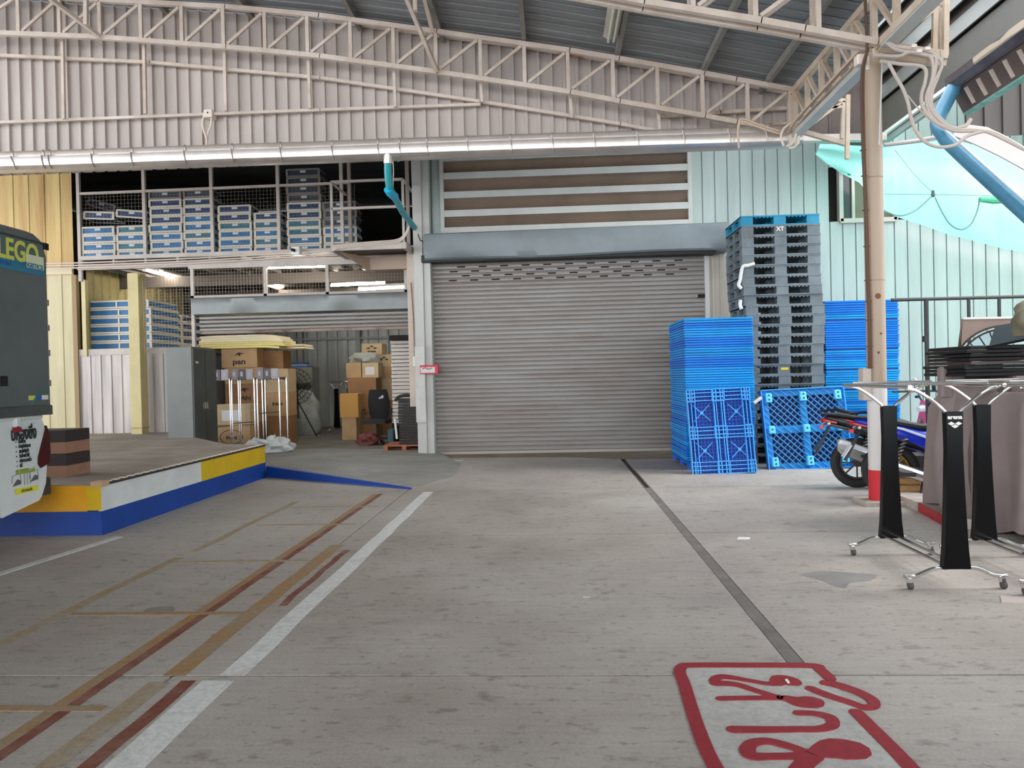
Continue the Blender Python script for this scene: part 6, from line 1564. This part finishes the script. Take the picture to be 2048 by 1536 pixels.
for i in range(12):
    y = 8.3-i*.16; w_ = .05+.03*rnd.random(); secs.append([(4.555,y,4.62+.02*rnd.random()),(4.55,y,4.62+w_),(4.565,y,4.62+w_),(4.57,y,4.62)])
MB().loft(secs).build('torn_edge', mat('torn_pale',(196,180,160),.8), eg)
MB().bar((4.86,yb_,4.325),(4.86,ya,4.325), .09,.02).build('teal_edge', mat('edge_teal',(146,196,182),.6,0,.35,9,col2=(96,150,136)), eg)
MB().box(4.7, 5.2, 4.0, 9.0, 4.74, 4.78).build('roof_and_light_block', m_roof, eg)
MB().box(4.7, 13, -12, 4.3, 4.74, 4.80).build('roof_and_light_block', m_roof, eg)  # unseen wide slab, added to keep side daylight off the near floor
MB().box(12.9, 13.1, -12, 30, 0, 4.74).build('far_wall', m_siding, nbr)
# blue leaning downpipe
bpz = thing('leaning_downpipe', 'thick blue plastic downpipe slanting down from the broken gutter', 'pipe', (4.6,8,3.6))
m_bpipe = mat('blue_pipe', (76,138,168), .35, 0, .15, 3)
MB().tube(smooth_path([(4.66,8.85,4.62),PY(1876,240,8.8),PY(1886,268,8.6),PY(1912,298,8.4),PY(2060,432,7.3),PY(2160,515,6.8)],5), .078, 20).build('pipe', m_bpipe, bpz, True)
MB().tube(smooth_path([PY(1880,250,8.5),PY(1900,268,8.4),PY(2060,410,7.2),PY(2160,490,6.7)],4), .012, 8).build('cord', mat('cord_pale',(206,210,216),.5), bpz, True)
# shade net
def netmat():
    m = bpy.data.materials.new('shade_net'); m.use_nodes = True; n = m.node_tree; L = n.links
    for x in list(n.nodes): n.nodes.remove(x)
    out_ = n.nodes.new('ShaderNodeOutputMaterial'); tr_ = n.nodes.new('ShaderNodeBsdfTranslucent'); df = n.nodes.new('ShaderNodeBsdfDiffuse'); mx = n.nodes.new('ShaderNodeMixShader'); tp_ = n.nodes.new('ShaderNodeBsdfTransparent'); m2 = n.nodes.new('ShaderNodeMixShader')
    tr_.inputs[0].default_value = rgb((176,246,234)); df.inputs[0].default_value = rgb((150,232,216)); tp_.inputs[0].default_value = rgb((200,250,240))
    mx.inputs[0].default_value = .35; m2.inputs[0].default_value = .12
    L.new(tr_.outputs[0], mx.inputs[1]); L.new(df.outputs[0], mx.inputs[2]); L.new(mx.outputs[0], m2.inputs[1]); L.new(tp_.outputs[0], m2.inputs[2]); L.new(m2.outputs[0], out_.inputs[0])
    m.diffuse_color = rgb((170,240,226)); return m
m_net = netmat()
net = thing('shade_net', 'large translucent aqua shade net sagging before the pale siding', 'net', (6,12.5,4.2))
lowc = [(1640,292),(1662,318),(1690,345),(1730,372),(1760,420),(1800,436),(1850,452),(1900,470),(1950,482),(2000,496),(2060,506),(2200,520),(2400,540)]
upc = [(1640,288),(1662,288),(1690,290),(1730,292),(1760,288),(1800,286),(1850,280),(1900,278),(1950,290),(2000,312),(2060,340),(2200,380),(2400,430)]
NV = 12
def npt(i, j):
    v = j/NV; lo_ = PY(*lowc[i], 13.45); hi_ = PY(*upc[i], 11.6)
    p = lo_.lerp(hi_, v); s_ = math.sin(math.pi*v)
    return p+Vector((0, .25*s_+.05*math.sin(i*1.7+j*.6)*s_, -.10*s_+.03*math.sin(i*2.3+v*5)*s_))
SUB = 4; cols = []
for i in range((len(lowc)-1)*SUB+1):
    a = min(i//SUB, len(lowc)-2); f = i/SUB-a
    cols.append([npt(a,j).lerp(npt(a+1,j), f) for j in range(NV+1)])
vv = [p for c_ in cols for p in c_]; n = NV+1
MB().add(vv, [(i*n+k,(i+1)*n+k,(i+1)*n+k+1,i*n+k+1) for i in range(len(cols)-1) for k in range(NV)]).build('netting', m_net, net, True)
m_gn = mat('net_green', (74,176,130), .8)
MB().add([PY(1645,292,12.9),PY(1690,291,12.9),PY(1690,333,12.9),PY(1665,318,12.9),PY(1645,292,12.93),PY(1690,291,12.93),PY(1690,333,12.93),PY(1665,318,12.93)], [(0,1,2,3),(7,6,5,4),(0,4,5,1),(1,5,6,2),(2,6,7,3),(3,7,4,0)]).build('folded_net', m_gn, net)
m_rope = mat('rope_grey', (96,140,134), .7)
for pts, r_, lb in (([(1766,420),(1790,430),(1810,430),(1835,418),(1866,390)],.011,'c'),([(1870,394),(1882,420),(1900,448),(1922,459),(1942,448),(1955,420),(1959,396)],.011,'c'),([(1768,388),(1866,389),(1962,391),(2060,396)],.005,'c'),([(1790,300),(1830,350),(1866,386)],.004,'c'),([(1780,292),(1860,282),(1900,275)],.006,'c')):
    MB().tube(smooth_path([PY(a,b,11.4) for a,b in pts],5), r_, 6).build('rope', m_rope, net, True)
MB().tube([PY(1959,399,11.35),PY(1985,401,11.35),PY(2015,400,11.35),PY(2060,398,11.35)], [.035,.05,.045,.045], 8).build('rolled_net', m_gn, net, True)
MB().lathe([(0,-.05),(.03,-.03),(.02,.05),(0,.06)], PY(1866,388,11.4), 'z', 8).build('knot', mat('knot_dark',(70,80,76),.8), net)
MB().tube(smooth_path([PY(a,b,12.8) for a,b in ((1688,330),(1694,340),(1702,335),(1698,350))],3), .03, 6).build('knot', m_gn, net, True)
MB().tube(smooth_path([PY(a,b,11.3) for a,b in ((1768,290),(1830,282),(1900,272),(1960,286),(2040,318),(2100,338))],4), .03, 8).build('border_rope', mat('border_grey',(150,146,142),.7), net, True)
wk = thing('wall_cloth', 'pale strip of folded sheet over the net at the right edge', 'sheet', (6,11.2,4.5))
P = [(1930,248),(1975,254),(2010,272),(2060,300),(2060,345),(2000,312),(1950,288),(1905,270)]
q_ = [PY(a,b,11.15) for a,b in P]; MB().add(q_+[p+Vector((0,.03,0)) for p in q_], [tuple(range(8)), tuple(range(15,7,-1))]+[(i,(i+1)%8,8+(i+1)%8,8+i) for i in range(8)]).build('sheet', mat('sheet_pinkgrey',(190,172,168),.6), wk)
# beams between column head and neighbour
nf = thing('link_frame', 'cream welded link frame between the column head and the neighbouring wall', 'frame', (4,7.8,4.6))
fr_ = lambda a, c, wd_=.055, Y=7.8, m=m_tr2, nm='frame_bar': MB().bar(PY(*a,Y), PY(*c,Y), wd_, wd_).build(nm, m, nf)
fr_((1760,92),(1893,112),.075,7.75); fr_((1757,112),(1890,128),.06,7.95); fr_((1850,4),(1893,8),.05); fr_((1870,20),(1868,108),.045); fr_((1892,0),(1890,112),.05,7.75); fr_((1880,8),(1881,108),.03,7.9)
fr_((1794,78),(1884,8),.03); fr_((1830,20),(1858,18),.05); fr_((1764,125),(1758,290),.012,7.75,m_colgrey)
# cable bundles
cbx = thing('cable_bundle', 'tangle of grey cables drooping from the column head to the right', 'cable', (4,7.6,4))
def cab_(pts, r_=.016, m=m_cable, Y=7.6): MB().tube(smooth_path([PY(a,b,Y) for a,b in pts],6), r_, 8).build('cable', m, cbx, True)
cab_([(1768,76),(1790,92),(1830,98),(1862,104),(1872,118),(1868,150),(1857,185),(1860,215),(1878,240),(1905,256),(1930,252),(1942,238)],.019)
cab_([(1770,82),(1795,100),(1840,106),(1862,115),(1866,140),(1862,165),(1852,195),(1858,225),(1880,250),(1912,262),(1958,262),(1985,268),(2050,300)],.016)
cab_([(1745,110),(1775,112),(1800,112),(1820,104),(1850,110),(1876,116),(1884,130),(1876,150),(1864,172),(1862,200),(1868,222),(1890,246)],.017)
cab_([(1760,122),(1800,128),(1840,132),(1852,142),(1850,165),(1843,190),(1846,215),(1865,240),(1900,258),(1955,260),(1995,268),(2060,305)],.018)
cab_([(1882,100),(1884,128),(1876,155),(1866,180),(1862,205)],.014); cab_([(1776,124),(1790,150),(1806,178),(1816,205),(1822,235),(1832,262),(1852,285),(1880,294),(1910,290),(1935,272),(1968,262)],.017)
cab_([(1815,190),(1835,215),(1862,240)],.007)
for a in ((1776,105,1784,121),): pass
for (px, py) in ((1828,92),(1855,97),(1838,102)): 
    p = PY(px,py,7.57); MB().box(p.x-.025,p.x+.025,7.56,7.62,p.z-.015,p.z+.015).build('cable_clip', mat('clip_cream',(222,208,196),.5), cbx)

# twin fluorescent fixture under the roof
fx = thing('roof_lamp', 'unlit twin fluorescent fitting under the roof sheets between purlins', 'lamp', (1.1,9.7,5.7))
p = Vector((.86,9.9,5.80))
xx = p.x; ya_, yb2 = 8.85, 9.95
MB().prism([(xx-.10,p.z+.04),(xx-.04,p.z+.0),(xx+.04,p.z+.0),(xx+.10,p.z+.04),(xx+.10,p.z+.05),(xx-.10,p.z+.05)], 'y', ya_, yb2).build('reflector', mat('fitting_cream',(190,184,168),.5,0,.15,4), fx)
for d_ in (-.035,.035): MB().tube([(xx+d_,ya_,p.z-.03),(xx+d_,yb2,p.z-.03)], .016, 8).build('tube', mat('tube_dull',(206,208,196),.4), fx)
wdk = struct('wall_gable', (4.4,12.4,5.6)); corr(3.62, 5.2, 12.4, 5.18, 6.9, .3, mat('gable_brown',(96,84,78),.6,.1,.25,1.5), wdk, .05, .03)
MB().box(3.55, 5.25, 12.36, 12.42, 5.10, 5.18).build('lower_rail', m_dark, wdk)
MB().bar((3.5,11.9,5.0),(5.2,11.9,4.96), .12, .10).build('flashing', m_steel, wdk)
# right side filler: far yard wall, so the open right side shows real things
# ================================================================= tidy up
for o in bpy.data.objects:
    if o.type == 'MESH' and not o.data.materials: o.data.materials.append(m_dark)
bpy.context.view_layer.update()
import OpenImageIO as oiio, numpy as np, sys
b=oiio.ImageBuf('/workdir/render_main.png'); a=b.get_pixels(oiio.UINT8).astype(float); s=a.shape[1]/2048
for n,x,y in [('upwall',300,180),('upwall2',1100,240),('shutter',1100,750),('floor mid',1000,1100),('floor front',1000,1450),('floor far',1300,960),('floor L',300,1200),('siding R',1900,560),('siding M',1500,400),('housing',1100,490),('roof',1100,40),('col',1750,500),('tarp',2000,900),('yellow',120,700),('net',1950,400),('blue',1440,700),('crate',330,440),('dockW',320,970),('truckbox',40,650),('dock top',350,900),('white line',700,1130),('bayfloor',640,880),('louvre',1150,400)]:
    X,Y=int(x*s),int(y*s); p=a[max(0,Y-4):Y+5,max(0,X-4):X+5,:3].mean((0,1)); print(n,(x,y),p.astype(int))
